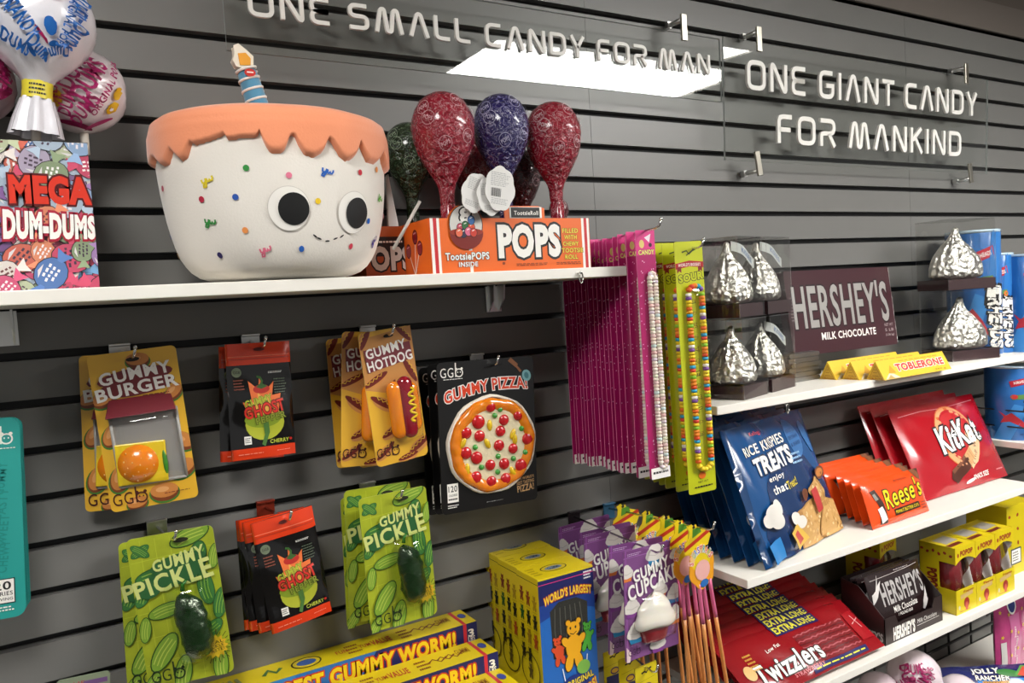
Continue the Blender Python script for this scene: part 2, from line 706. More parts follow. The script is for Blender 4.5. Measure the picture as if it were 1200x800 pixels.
def fillet(pts):
    out = []
    for i, (x, z, r) in enumerate(pts):
        p = Vector((x, z))
        if r and 0 < i < len(pts)-1:
            a = Vector(pts[i-1][:2])-p
            b = Vector(pts[i+1][:2])-p
            ra = min(r, a.length*.5 if pts[i-1][2] else a.length*.9)
            rb = min(r, b.length*.5 if pts[i+1][2] else b.length*.9)
            A, B = p+a.normalized()*ra, p+b.normalized()*rb
            for k in range(7):
                t = k/6
                out.append(A*(1-t)**2+p*2*t*(1-t)+B*t*t)
        else:
            out.append(p)
    return out


def slogan(root, txt, x0, x1, z0, z1, yf, th, mat, stroke=.185, gap=.36):
    adv, items = 0, []
    for ch in txt:
        if ch == ' ':
            adv += .44
            continue
        wd, st = GL[ch]
        items.append((adv, st))
        adv += wd+gap
    tot = adv-gap
    sz = (z1-z0)/1.14
    sx = (x1-x0-stroke*sz)/tot
    for a, st in items:
        mb = MB()
        for pts in st:
            P = fillet(pts)
            Q = [Vector((x0+stroke*sz/2+(a+p.x)*sx, z0+(.07+p.y)*sz)) for p in P]
            Q = [q for i, q in enumerate(Q) if i == 0 or (q-Q[i-1]).length > 1e-5]
            n = len(Q)
            vs = []
            for i, q in enumerate(Q):
                d1 = (Q[i]-Q[max(i-1, 0)])
                d2 = (Q[min(i+1, n-1)]-Q[i])
                d1 = d1.normalized() if d1.length > 0 else d2.normalized()
                d2 = d2.normalized() if d2.length > 0 else d1
                t = (d1+d2).normalized()
                nn = Vector((-t.y, t.x))
                k = stroke*sz/2/max(.5, nn.dot(Vector((-d1.y, d1.x))))
                for s in (1, -1):
                    e = q+nn*k*s
                    vs += [(e.x, yf, e.y), (e.x, yf+th, e.y)]
            fs = []
            for i in range(n-1):
                a0, b0 = 4*i, 4*i+4
                fs += [(a0, a0+2, b0+2, b0), (a0+1, b0+1, b0+3, a0+3), (a0, b0, b0+1, a0+1), (a0+2, a0+3, b0+3, b0+2)]
            fs += [(0, 1, 3, 2), (4*n-4, 4*n-2, 4*n-1, 4*n-3)]
            mb.add(vs, fs, mat)
        mb.build('letter', root)


ACRYLIC_EDGE = M('aeb3b0', .25)


def sign(x0, x1, z0, z1, rows, label, tilt=0):
    cx, cz = (x0+x1)/2, (z0+z1)/2
    t = thing('slogan_sign', label, 'sign', 'clear acrylic slogan signs', (cx, -.047, cz), (tilt, 0, 0))
    mb = MB()
    mb.box((0, .0025, 0), (x1-x0, .005, z1-z0), ACRYLIC, faces={k: ACRYLIC_EDGE for k in ('x-', 'x+', 'z-', 'z+')})
    mb.build('acrylic_panel', t)
    for txt, a, b, c, d in rows:
        slogan(t, txt, a-cx, b-cx, c-cz, d-cz, -.0068, .0062, LETTER)
    return t


sign(.300, 1.480, 2.002, 2.156, [('ONE SMALL CANDY FOR MAN', .340, 1.437, 2.064, 2.110)], 'long clear acrylic sign reading ONE SMALL CANDY FOR MAN')
sign(1.487, 2.686, 1.861, 2.162, [('ONE GIANT CANDY', 1.562, 2.612, 2.040, 2.112), ('FOR MANKIND', 1.672, 2.522, 1.911, 1.984)],
     'clear acrylic sign reading ONE GIANT CANDY FOR MANKIND', math.radians(2.0))


def clip(x, z, up, tilt, label):
    t = thing('sign_clip', label, 'clip', 'metal sign clips', (x, 0, z), (0, tilt, 0))
    mb = MB()
    mb.box((0, -.057, 0), (.017, .006, .062), M('bdb8ab', .3, 1))
    mb.build('clip_plate', t, .001)
    mb = MB()
    mb.tube([(-.004, .0, .018*up), (-.004, -.054, .018*up)], .006, SILVER, 10)
    mb.box((-.008, -.012, .018*up), (.012, .012, .016), SILVER)
    mb.build('clip_stem', t)


clip(1.352, 2.165, 1, 0, 'metal clip on the top edge of the ONE SMALL CANDY sign')
clip(1.609, 2.167, 1, 0, 'metal clip on the top left edge of the MANKIND sign')
clip(2.551, 2.168, 1, 0, 'metal clip on the top right edge of the MANKIND sign')
clip(1.588, 1.853, -1, rad(-9)[0], 'metal clip on the bottom left edge of the MANKIND sign')
clip(2.560, 1.857, -1, rad(-7)[0], 'metal clip on the bottom right edge of the MANKIND sign')


# ------------------------------------------------------------------ peg hooks
def hook(x, z, tip, label, plate=SILVER, pw=.032):
    """slat wall hook: plate in the groove, wire out to the tip with an upturned end"""
    t = thing('peg_hook', label, 'hook', 'slat wall peg hooks', (x, 0, z))
    mb = MB()
    mb.box((0, -.003, -.012), (pw, .003, .034), plate)
    mb.box((0, -.004, .007), (pw, .012, .004), plate)
    mb.build('plate', t, .0008)
    e = Vector(tip)-Vector((x, 0, z))
    mb = MB()
    mb.tube([(0, -.003, -.004), e*.5+Vector((0, 0, -.003)), e, e+Vector((.002, -.010, .004)), e+Vector((.004, -.014, .016))], .0024, CHROME, 8)
    mb.ball(e+Vector((.004, -.014, .0165)), .0034, .0034, .0034, CHROME, 8, 6)
    mb.build('wire', t)
    return t


def hole(o, h, drop=.014, fwd=-.004):
    return Matrix.Translation(o.location) @ o.rotation_euler.to_matrix().to_4x4() @ Vector((0, fwd, h/2-drop))

# ================================================================== hanging gummy cards
GREY_TRAY = M('8f8c88', .3)


def ggb(A, u, v, s, mat):
    """the maker's three-letter mark with a little bear head in the last letter"""
    A.text('GG', u-s*.28, v, s*.62, s*.42*A.w/A.h, mat, bold=.0)
    cx, cz = A._p(u+s*.3, v)
    r = s*A.w*.17
    A.line([(u+s*.14, v-s*.42*A.w/A.h), (u+s*.14, v+s*.2*A.w/A.h)], r*.32, mat)
    ring = [(u+s*.3+s*.17*math.cos(a*PI/8), v+s*.02+s*.17*math.sin(a*PI/8)*A.w/A.h) for a in range(17)]
    A.line(ring, r*.30, mat)
    for q in (-.1, .1):
        A.ell(u+s*.3+s*q*1.3, v-s*.15*A.w/A.h, r*.35, r*.35, mat, n=8)
        A.ell(u+s*.3+s*q*.6, v, r*.15, r*.18, mat, n=8)


def printed_burger(A, u, v, s, rot):
    A.ell(u, v+.004, .021*s, .015*s, M('3f7a2e', .35), rot)
    A.ell(u, v, .019*s, .013*s, M('7a3a1a', .35), rot)
    A.ell(u, v-.014*s, .019*s, .011*s, M('c9813f', .35), rot)
    A.ell(u-.02, v-.02*s, .009*s, .004*s, M('dca065', .35), rot)


# ---- gummy burger
def make_burger(label):
    w, h = .130, .252
    t = thing('gummy_burger_pack', label, 'candy pack', 'gummy burger packs')
    mb = MB()
    Y = M('e3b02c', .3, coat=.4)
    mb.plate(w, h, .0016, .008, Y, M('e9c659', .4))
    A = Art(w, h, front(-.0008))
    for u, v, s, r in ((.55, .07, .9, 0), (.12, .28, 1, 30), (.9, .62, 1.1, -30), (.14, .52, 1, 60), (.86, .8, 1.1, 20), (.15, .8, 1.1, 70), (.62, .93, 1.1, 0), (.3, .97, .8, 10), (.9, .3, .8, 40)):
        printed_burger(A, u, v, s, r)
    mar = M('6d2226', .35)
    A.ell(.5, .165, w*.43, h*.055, mar, 4)
    A.ell(.5, .225, w*.44, h*.06, mar, 4)
    A.text('GUMMY', .5, .142, .80, .074, PAPER, rot=5, bold=.03, arc=.006)
    A.text('BURGER', .5, .236, .92, .076, PAPER, rot=5, bold=.03, arc=.006)
    A.lines_of_print(.55, .285, .92, .296, 1, mar)
    ggb(A, .25, .925, .36, M('4a1a12', .4))
    A.lines_of_print(.62, .93, .95, .94, 1, mar)
    A.ell(.5, .055, .010, .0035, M('201a12', .6))
    A.put(mb)
    mb.build('backing_card', t)
    # moulded tray with awning
    mb = MB()
    x0, x1, z0, z1 = -.046, .052, -.088, .028
    mb.box(((x0+x1)/2, -.0016, (z0+z1)/2), (x1-x0, .0012, z1-z0), GREY_TRAY)
    for q in ((x0, z0, x1, z0), (x0, z0, x0, z1), (x1, z0, x1, z1)):
        mb.tube([(q[0], -.003, q[1]), (q[2], -.003, q[3])], .0026, M('a5a29d', .25), 6)
    mb.build('tray', t)
    mb = MB()
    aw = M('741c2b', .3, coat=.5)
    f, bk = -.021, -.001
    q = [(-.044, bk, .052), (.047, bk, .052), (.053, f, .025), (-.050, f, .025), (.053, bk, .022), (-.050, bk, .022)]
    mb.add(q, [(0, 3, 2, 1), (0, 5, 3), (1, 2, 4), (3, 5, 4, 2)], aw)
    mb.build('awning', t, .0012)
    mb = MB()
    zc = -.054
    mb.box((-.010, -.0058, zc), (.074, .006, .066), M('e8c70d', .3, coat=.6), Euler(rad(0, 3, 0)).to_matrix())
    mb.build('cheese_slice', t, .0015)
    mb = MB()
    pr = [(1e-4, -.022), (.012, -.0205), (.021, -.016), (.027, -.011), (.030, -.006)]
    mb.lathe(pr[::-1], M('ee8608', .22, coat=.8, sss=.2), 28, lambda a, r, y: (-.015+r*math.cos(a), y-.003, zc+r*1.02*math.sin(a)))
    for k in range(16):
        a, r = k*2.4, .026*math.sqrt((k+.5)/16)
        mb.ball((-.015+r*math.cos(a), -.0245+(r/.03)**2*.011, zc+r*math.sin(a)), .0011, .0009, .0016, M('f4bd62', .4), 6, 4)
    mb.build('bun', t)
    mb = MB()
    mb.ball((.024, -.007, zc-.004), .004, .004, .022, M('3c8a23', .3), 8, 6)
    mb.build('lettuce', t)
    mb = MB()
    mb.grid(12, 14, lambda a, b: (x0+(x1-x0)*a, -.003-.025*min(1, 5*min(a, 1-a, b*1.2, (1-b)*3)), z0+(z1-z0)*b), CLEAR)
    mb.build('blister', t)
    return t


b = make_burger('gummy burger pack in front on its hook, burger and maroon awning in clear view')
b.location, b.rotation_euler = (.116, -.08, 1.372), rad(1, -1.9, -14)
hang(b, .130, (101, 419), (131, 599), -.064, rad(-12)[0])
b2 = dup(b, 'gummy burger pack half hidden behind the front burger pack')
hang(b2, .130, (92.3, 422), (100, 595), -.030, rad(-6)[0])
hook(.098, G0-7*PITCH, hole(b, .252)+Vector((0, -.006, .003)), 'peg hook holding the gummy burger packs')


# ---- pillow shaped bags
def pillow(mb, w, h, d, mat, nx=22, nz=22, wr=.0012, seed=0, seal=.06, band=None, p=.42):
    """puffed bag centred on the origin; returns the surface law of its front"""
    rnd = random.Random(seed)
    ph = [(rnd.uniform(20, 70), rnd.uniform(20, 70), rnd.uniform(0, 6)) for _ in range(5)]

    def T(x, z):
        u, v = min(1, abs(2*x/w)), min(1, abs(2*z/h)/(1-seal))
        b = max(0, (1-u**3))**.6*max(0, (1-v**3))**.6
        return .0006+d/2*b

    def fmf(x, z, l):
        wv = sum(math.sin(x*a+z*c+e) for a, c, e in ph)*wr*.5
        e = min(1, (1-min(1, abs(2*x/w)))*6)
        return (x, -T(x, z)-wv*e-l, z)

    def F(a, b):
        x, z = (a-.5)*w, (b-.5)*h
        return fmf(x, z, 0)

    def Bk(a, b):
        x, z = (a-.5)*w, (b-.5)*h
        return (x, T(x, z), z)
    mb.grid(nx, nz, F, mat)
    mb.grid(nx, nz, Bk, mat)
    Yg = [[F(i/nx, j/nz)[1] for i in range(nx+1)] for j in range(nz+1)]

    def on_front(x, z, l):
        # height of the built facets, so that print follows every crease
        a, b = min(max((x/w+.5)*nx, 0), nx-1e-6), min(max((z/h+.5)*nz, 0), nz-1e-6)
        i, j = int(a), int(b)
        a, b = a-i, b-j
        y = (Yg[j][i]*(1-a)+Yg[j][i+1]*a)*(1-b)+(Yg[j+1][i]*(1-a)+Yg[j+1][i+1]*a)*b
        return (x, y-l, z)
    # edge strip
    for s in (0, 1):
        mb.grid(1, nz, lambda a, b: tuple(Vector(F(s, b)).lerp(Vector(Bk(s, b)), a)), mat)
        mb.grid(nx, 1, lambda a, b: tuple(Vector(F(a, s)).lerp(Vector(Bk(a, s)), b)), mat)
    return on_front


def make_ghost(label):
    w, h = .108, .198
    t = thing('gummy_pepper_bag', label, 'candy bag', 'black gummy pepper bags')
    mb = MB()
    blk = M('0d0c0c', .16, coat=.8, bump=.25, bs=45)
    fm = pillow(mb, w, h, .016, blk, seed=3, wr=.0026)
    A = Art(w, h, fm, .00008, .0008)
    ora = M('df3d16', .25, coat=.5, bump=.2, bs=50)
    A.rect(0, 0, 1, .185, ora)
    A.rect(0, .905, 1, 1, ora)
    A.rect(.03, .108, .97, .116, M('f0714e', .3))
    A.rect(.03, .132, .97, .138, M('a92b0e', .3))
    fl, fl2, gr, lg = M('e8743a', .35), M('e9b04f', .35), M('35602a', .35), M('b7bd3a', .35)
    A.ell(.53, .70, w*.30, w*.27, lg)
    A.ell(.5, .66, w*.28, w*.14, M('8aa030', .35))
    A.poly([(.28, .62), (.20, .5), (.34, .52), (.30, .32), (.45, .40), (.48, .30), (.56, .42), (.70, .34), (.66, .46), (.80, .45), (.74, .62)], fl)
    A.poly([(.33, .62), (.32, .50), (.42, .52), (.44, .42), (.52, .50), (.62, .44), (.62, .54), (.70, .54), (.68, .62)], fl2)
    A.ell(.5, .40, w*.13, w*.07, M('b82a22', .3))
    A.poly([(.42, .38), (.5, .345), (.60, .38), (.5, .40)], gr)
    A.line([(.5, .36), (.52, .33), (.49, .30), (.44, .29)], w*.035, gr)
    A.text('GUMMY', .44, .50, .42, .06, lg, rot=12, bold=.03, out=gr, ow=.07)
    A.text('GHOST', .53, .575, .62, .10, M('d8392f', .3), rot=10, bold=.03, out=M('3c1512', .4), ow=.08)
    A.text('PEPPER', .62, .655, .46, .055, M('93a23a', .3), rot=10, bold=.02, out=INK, ow=.06)
    A.poly([(.5, .70), (.58, .69), (.60, .78), (.52, .90), (.47, .88), (.52, .80)], M('4f7a3c', .35))
    A.text('CHERRY', .75, .865, .30, .032, M('c8d24a', .3), bold=.02)
    A.ell(.93, .86, w*.022, w*.022, M('c02a22', .3))
    A.ell(.14, .245, w*.075, w*.075, M('6f7a62', .4))
    A.text('GGB', .14, .245, .1, .022, INK)
    A.rect(.20, .80, .31, .87, PAPER)
    A.lines_of_print(.21, .81, .30, .86, 3, INK)
    A.lines_of_print(.62, .25, .86, .27, 2, PAPER)
    A.lines_of_print(.70, .31, .90, .45, 6, M('4f5a4a', .4))
    A.lines_of_print(.08, .30, .24, .40, 4, M('8d4a38', .4))
    A.lines_of_print(.1, .945, .6, .96, 1, M('f09a80', .4))
    A.lines_of_print(.7, .945, .95, .955, 1, M('f09a80', .4))
    A.ell(.5, .055, .009, .003, M('5a1508', .6))
    A.put(mb, cut=(w/22, h/22))
    mb.build('pouch', t)
    return t


gu = make_ghost('front black and orange gummy pepper bag on the upper hook, left of the hot dogs')
hang(gu, .108, (263, 403), (271.4, 541), -.080, 0)
g = dup(gu, 'black and orange gummy pepper bag behind the front one on the upper hook')
hang(g, .108, (256, 408), (258, 540), -.050, 0)
g = dup(gu, 'rearmost black and orange gummy pepper bag on the upper hook, its lower corner peeking out')
hang(g, .108, (258.5, 407), (267, 544), -.026, 0)
hook(.310, G0-7*PITCH, hole(gu, .198)+Vector((.004, -.012, .006)), 'peg hook holding the upper gummy pepper bags')
gl = dup(gu, 'front black and orange gummy pepper bag on the lower hook between the pickle packs')
hang(gl, .108, (292.6, 613), (319, 744), -.098, rad(2)[0])
for k, (a, b_, Y) in enumerate((((284, 612), (304, 742), -.075), ((279, 612), (293, 738), -.05), ((276.7, 611), (287, 737), -.026))):
    g = dup(gu, 'black and orange gummy pepper bag, %s on the lower hook' % ORD[k+1])
    hang(g, .106, a, b_, Y, rad(2)[0])
hook(.313, G0-11*PITCH, hole(gl, .198)+Vector((.004, -.012, .006)), 'peg hook holding the lower gummy pepper bags', M('a03a26', .3, .6))


# ---- gummy hot dog
def printed_dog(A, u, v, s, rot):
    A.ell(u, v, .021*s, .009*s, M('c98a4a', .35), rot)
    c, d = math.cos(math.radians(rot)), math.sin(math.radians(rot))
    A.ell(u-.03*d*-1, v-.012*s*c, .023*s, .0052*s, M('6d2018', .35), rot)
    pts = []
    for k in range(9):
        x = (-.016+.004*k)*s
        z = (.0017*(-1)**k+.004)*s
        pts.append((u+(x*c-z*d)/A.w, v-(x*d+z*c)/A.h))
    A.line(pts, .0011*s, M('e8c03a', .35))


def make_hotdog(label):
    w, h = .104, .246
    t = thing('gummy_hotdog_pack', label, 'candy pack', 'gummy hot dog packs')
    mb = MB()
    mb.plate(w, h, .0016, .009, M('e2ae33', .3, coat=.4), M('e3c26a', .4))
    A = Art(w, h, front(-.0008))
    A.poly([(0, .05), (1, .0), (1, .55), (0, .42)], M('c58a4a', .35))
    for u, v, s, r in ((.1, .05, 1, 60), (.85, .05, 1, -50), (.2, .37, 1.15, 25), (.9, .34, 1.1, -65), (.3, .55, 1.2, -35), (.45, .45, .8, 60), (.38, .76, 1.1, 25), (.18, .90, 1, 35), (.85, .91, 1.2, 30), (.6, .98, .9, 10)):
        printed_dog(A, u, v, s, r)
    mar = M('7a3038', .35)
    A.poly([(.06, .13), (.94, .115), (.96, .245), (.08, .30)], mar)
    A.text('GUMMY', .47, .145, .76, .070, PAPER, rot=7, bold=.025)
    A.text('HOTDOG', .52, .236, .86, .072, PAPER, rot=7, bold=.025)
    ggb(A, .26, .90, .40, M('3a1410', .4))
    A.ell(.55, .05, .010, .0035, M('201a12', .6))
    A.put(mb)
    mb.build('backing_card', t)
    mb = MB()
    Rm = Euler(rad(0, -2, 0)).to_matrix()
    bun, sau, mus = M('f08a12', .22, coat=.8, sss=.2), M('8c0f22', .15, coat=.9), M('eac21a', .25, coat=.6)

    def caps(cx, r, z0, z1, yy, mat, mb):
        pr = []
        for k in range(7):
            a = -PI/2+PI/2*k/6
            pr.append((max(r*math.cos(a), 1e-4), z0+r*math.sin(a)))
        for k in range(7):
            a = PI/2*k/6
            pr.append((max(r*math.cos(a), 1e-4), z1+r*math.sin(a)))
        mb.lathe(pr, mat, 16, lambda a, rr, z: (cx+rr*math.cos(a), yy+rr*.8*math.sin(a), z))
    caps(-.002, .0155, -.063, .012, -.011, bun, mb)
    mb.build('left_bun', t)
    mb = MB()
    caps(.0315, .0125, -.058, .008, -.010, bun, mb)
    mb.build('right_bun', t)
    mb = MB()
    caps(.0165, .0145, -.066, .020, -.017, sau, mb)
    mb.build('sausage', t)
    mb = MB()
    pts = [(.0225+.0065*math.sin(k*.9), -.0295+.002*abs(math.sin(k*.9)), .012-.0022*k) for k in range(29)]
    mb.tube(pts, .0024, mus, 6)
    mb.build('mustard', t)
    mb = MB()
    mb.grid(10, 16, lambda a, b: (-.020+.068*a, -.001-.030*max(0, math.sin(PI*a))**.4*max(0, math.sin(PI*b))**.25, -.088+.124*b), CLEAR)
    mb.build('blister', t)
    return t


hd = make_hotdog('gummy hot dog pack in front on its hook, whole sausage and mustard in view')
hang(hd, .104, (418.6, 392), (442, 547), -.118, rad(2)[0])
h2 = dup(hd, 'gummy hot dog pack second on the hook, only its left side showing')
hang(h2, .104, (400.4, 393), (399.5, 543), -.086, 0)
h3 = dup(hd, 'gummy hot dog pack tucked between the front and second ones, peeking out below')
hang(h3, .104, (412, 396), (421, 548), -.053, 0)
h4 = dup(hd, 'gummy hot dog pack at the back of its hook, leftmost dark edge')
hang(h4, .104, (381.8, 402), (394.5, 545), -.020, 0)
hook(.532, G0-7*PITCH, hole(hd, .246)+Vector((.004, -.008, .004)), 'peg hook holding the gummy hot dog packs')


# ---- gummy pizza
def make_pizza(label):
    w, h = .213, .297
    t = thing('gummy_pizza_pack', label, 'candy pack', 'gummy pizza packs')
    mb = MB()
    mb.plate(w, h, .003, .009, M('121111', .28, coat=.5), M('1d1c1c', .4))
    A = Art(w, h, front(-.0015))
    ggb(A, .155, .07, .21, PAPER)
    A.lines_of_print(.06, .108, .25, .118, 1, PAPER, False)
    A.text('GUMMY PIZZA!', .49, .185, .86, .075, M('d8421f', .35), rot=5, bold=.03, out=PAPER, ow=.085, arc=.036)
    A.line([(.76, .02), (.80, .05), (.86, .10)], .005, M('8a5a3c', .4))
    A.line([(.74, .01), (.82, .06)], .009, M('8a5a3c', .4))
    A.ell(.92, .13, .010, .012, M('7fb0b4', .3), 20)
    A.ell(.92, .13, .005, .007, M('4a7f86', .3), 20)
    A.rect(.055, .80, .165, .925, PAPER)
    A.text('120', .11, .835, .085, .04, INK, bold=.01)
    A.text('CALORIES', .11, .877, .085, .014, INK)
    A.lines_of_print(.065, .892, .155, .915, 1, INK, False)
    A.lines_of_print(.055, .938, .165, .965, 2, PAPER)
    ta = M('c9a070', .4)
    A.text("THE WORLD'S", .87, .835, .19, .018, ta, rot=4)
    A.text('BEST TASTING', .87, .865, .19, .022, ta, rot=4)
    A.text('PIZZA!', .87, .905, .18, .045, ta, rot=4, bold=.02)
    A.lines_of_print(.45, .955, .62, .965, 1, M('8a8a8a', .4), False)
    A.line([(.47, .055), (.66, .040)], .003, M('000000', .6))
    A.put(mb)
    mb.build('backing_card', t)
    cx, cz = (.525-.5)*w, (.5-.572)*h

    def px(x, y):
        # design position on the card from its place on the printed face
        le = 122+(y-68)*.047
        u = (x-le)/455
        v = (y-(68-(x-122)*.089))/703
        return ((u-.5)*w, (.5-v)*h)
    mb = MB()
    pr = [(.0985, -.002), (.0985, -.006)]
    mb.lathe([(.099, -.0015), (.098, -.008), (.094, -.010), (.093, -.002)], M('ece2d2', .3), 40, lambda a, r, y: (cx+r*(1+.012*math.sin(9*a))*math.cos(a), y, cz+r*(1+.012*math.sin(9*a))*math.sin(a)))
    mb.build('blister_rim', t)
    mb = MB()

    def wob(a, r, y):
        q = 1+.015*math.sin(7*a+1)+.01*math.sin(13*a)
        return (cx+r*q*math.cos(a), y-(.0012*math.sin(21*a+r*900) if .074 < r < .092 else 0), cz+r*q*math.sin(a))
    mb.lathe([(.0935, -.002), (.0935, -.010), (.089, -.0155), (.082, -.0165), (.075, -.0145), (.070, -.0105)], M('ea8414', .2, coat=.8, sss=.2, bump=.2, bs=120), 72, wob)
    mb.build('crust', t)
    mb = MB()
    mb.lathe([(1e-4, -.0115), (.04, -.0115), (.076, -.0110)], M('e6d9b4', .3, coat=.5, bump=.3, bs=160), 40, lambda a, r, y: (cx+r*math.cos(a), y, cz+r*math.sin(a)))
    mb.build('cheese', t)
    for x, y, r in ((360, 268, 1), (304, 338, 1.25), (424, 332, 1), (492, 312, .95), (248, 388, 1.05), (310, 404, 1.05), (408, 384, 1), (540, 426, 1.1), (402, 452, 1.05), (470, 470, .95), (248, 480, 1.1), (298, 505, 1.15), (362, 542, 1), (428, 540, 1.05), (510, 552, 1.2), (296, 596, 1.1), (368, 620, 1.0), (436, 612, 1.05)):
        mb = MB()
        q = px(x, y)
        mb.ball((q[0], -.0125, q[1]), .0112*r, .006, .0112*r, M('c4141c', .2, coat=.8, bump=.3, bs=150), 14, 8)
        mb.build('pepperoni', t)
    for x, y in ((405, 282), (380, 310), (510, 376), (290, 455), (398, 503), (472, 518), (530, 490), (320, 550), (397, 577)):
        mb = MB()
        q = px(x, y)
        mb.ball((q[0], -.0125, q[1]), .0058, .005, .0058, M('3f9a3a', .2, coat=.8), 10, 6)
        mb.build('pea', t)
    for k, (x, y) in enumerate(((357, 355), (347, 440), (468, 400), (255, 555), (470, 580), (235, 432), (478, 425))):
        mb = MB()
        q = px(x, y)
        mb.ball((q[0], -.0125, q[1]), .006, .0045, .0115, M('e6c01c', .25, coat=.7), 8, 6)
        for v in mb.bm.verts:
            d = Vector((v.co.x-q[0], v.co.z-q[1]))
            an = .5*math.sin(k*2.1)
            v.co.x, v.co.z = q[0]+d.x*math.cos(an)-d.y*math.sin(an), q[1]+d.x*math.sin(an)+d.y*math.cos(an)
        mb.build('pineapple', t)
    return t


pz = make_pizza('black gummy pizza pack in front, whole pizza in view right of the hot dogs')
hang(pz, .213, (510.5, 427), (518.8, 602.5), -.092, rad(-2.6)[0], rad(1)[0])
p2 = dup(pz, 'black gummy pizza pack second on its hook, dark left edge showing')
hang(p2, .213, (500.5, 429.5), (510, 601.5), -.062, rad(-1)[0])
p3 = dup(pz, 'black gummy pizza pack at the back of its hook, farthest left edge')
hang(p3, .213, (490.5, 434), (501, 601.5), -.031, 0)
hook(.768, G0-8*PITCH+.0, hole(pz, .297, .014)+Vector((.012, -.006, .002)), 'peg hook holding the black gummy pizza packs')


# ---- teal card at the left edge
def make_teal(label):
    w, h = .213, .297
    t = thing('gummy_breakfast_pack', label, 'candy pack', 'teal gummy packs')
    mb = MB()
    mb.plate(w, h, .003, .014, M('2a9a92', .3, coat=.4), M('3aa79e', .4))
    A = Art(w, h, front(-.0015))
    dk = M('1f857e', .3)
    for k, s in enumerate(('GUMMY', 'TASTY', 'SWEET', 'CHEWY')):
        A.text(s, .88, .3+.13*k, .22, .04, dk, rot=82, bold=.02)
    ggb(A, .86, .10, .2, PAPER)
    A.lines_of_print(.8, .145, .97, .155, 1, PAPER, False)
    A.rect(.70, .80, .94, .925, INK)
    A.rect(.706, .804, .934, .921, PAPER)
    A.text('120', .845, .835, .14, .04, INK, bold=.02)
    A.text('CALORIES', .83, .874, .19, .02, INK)
    A.text('PER SERVING', .83, .902, .19, .014, INK)
    A.lines_of_print(.75, .935, .94, .965, 2, PAPER)
    A.put(mb)
    mb.build('backing_card', t)
    for zc, r, c in ((.05, .052, 'e6d9ac'), (-.052, .052, 'd88a14')):
        mb = MB()
        mb.lathe([(r, -.002), (r, -.008), (r*.93, -.010), (r*.90, -.005)], M('e9e2d2', .3), 36, lambda a, q, y: (.015+q*math.cos(a), y, zc+q*math.sin(a)))
        mb.lathe([(1e-4, -.013), (r*.6, -.012), (r*.88, -.007)], M(c, .25, coat=.7, bump=.3, bs=90), 36, lambda a, q, y: (.015+q*math.cos(a), y, zc+q*math.sin(a)))
        mb.build('gummy_disc', t)
    return t


te = make_teal('teal gummy card in front at the left edge of the picture')


def hang_right(o, w, TR, BR, Y, rz=0):
    a, b_ = at(*TR, Y), at(*BR, Y)
    d = a-b_
    ry = math.atan2(d.x, d.z)
    o.rotation_euler = (0, ry, rz)
    o.location = (a+b_)/2+Euler((0, ry, rz)).to_matrix() @ Vector((-w/2, 0, 0))


hang_right(te, .213, (22.5, 485), (31, 723), -.085)
t2 = dup(te, 'teal gummy card second at the left edge, only a sliver at its right side')
hang_right(t2, .213, (24.5, 486), (34, 716), -.06)
t3 = dup(te, 'teal gummy card farthest back at the left edge')
hang_right(t3, .213, (26, 487), (36.5, 711), -.035)
hook(te.location.x, G0-6*PITCH-.076, hole(te, .297)+Vector((0, -.006, .002)), 'peg hook holding the teal gummy cards')


# ---- gummy pickle
def printed_pickle(A, u, v, s, rot, dark=False):
    a, b_, c = (M('2f5f30', .35), M('3f7a3a', .35), M('8fb84a', .35)) if dark else (M('2c5220', .35), M('7fa536', .35), M('b9c95a', .35))
    A.ell(u, v, .024*s, .0105*s, a, rot)
    A.ell(u, v, .0225*s, .0092*s, b_, rot)
    cs, sn = math.cos(math.radians(rot)), math.sin(math.radians(rot))
    for q in (-.004, 0, .004):
        P = []
        for k in range(5):
            x, z = (-.016+.008*k)*s, (q+.0012*math.sin(k))*s
            P.append((u+(x*cs-z*sn)/A.w, v-(x*sn+z*cs)/A.h))
        A.line(P, .0011*s, c)


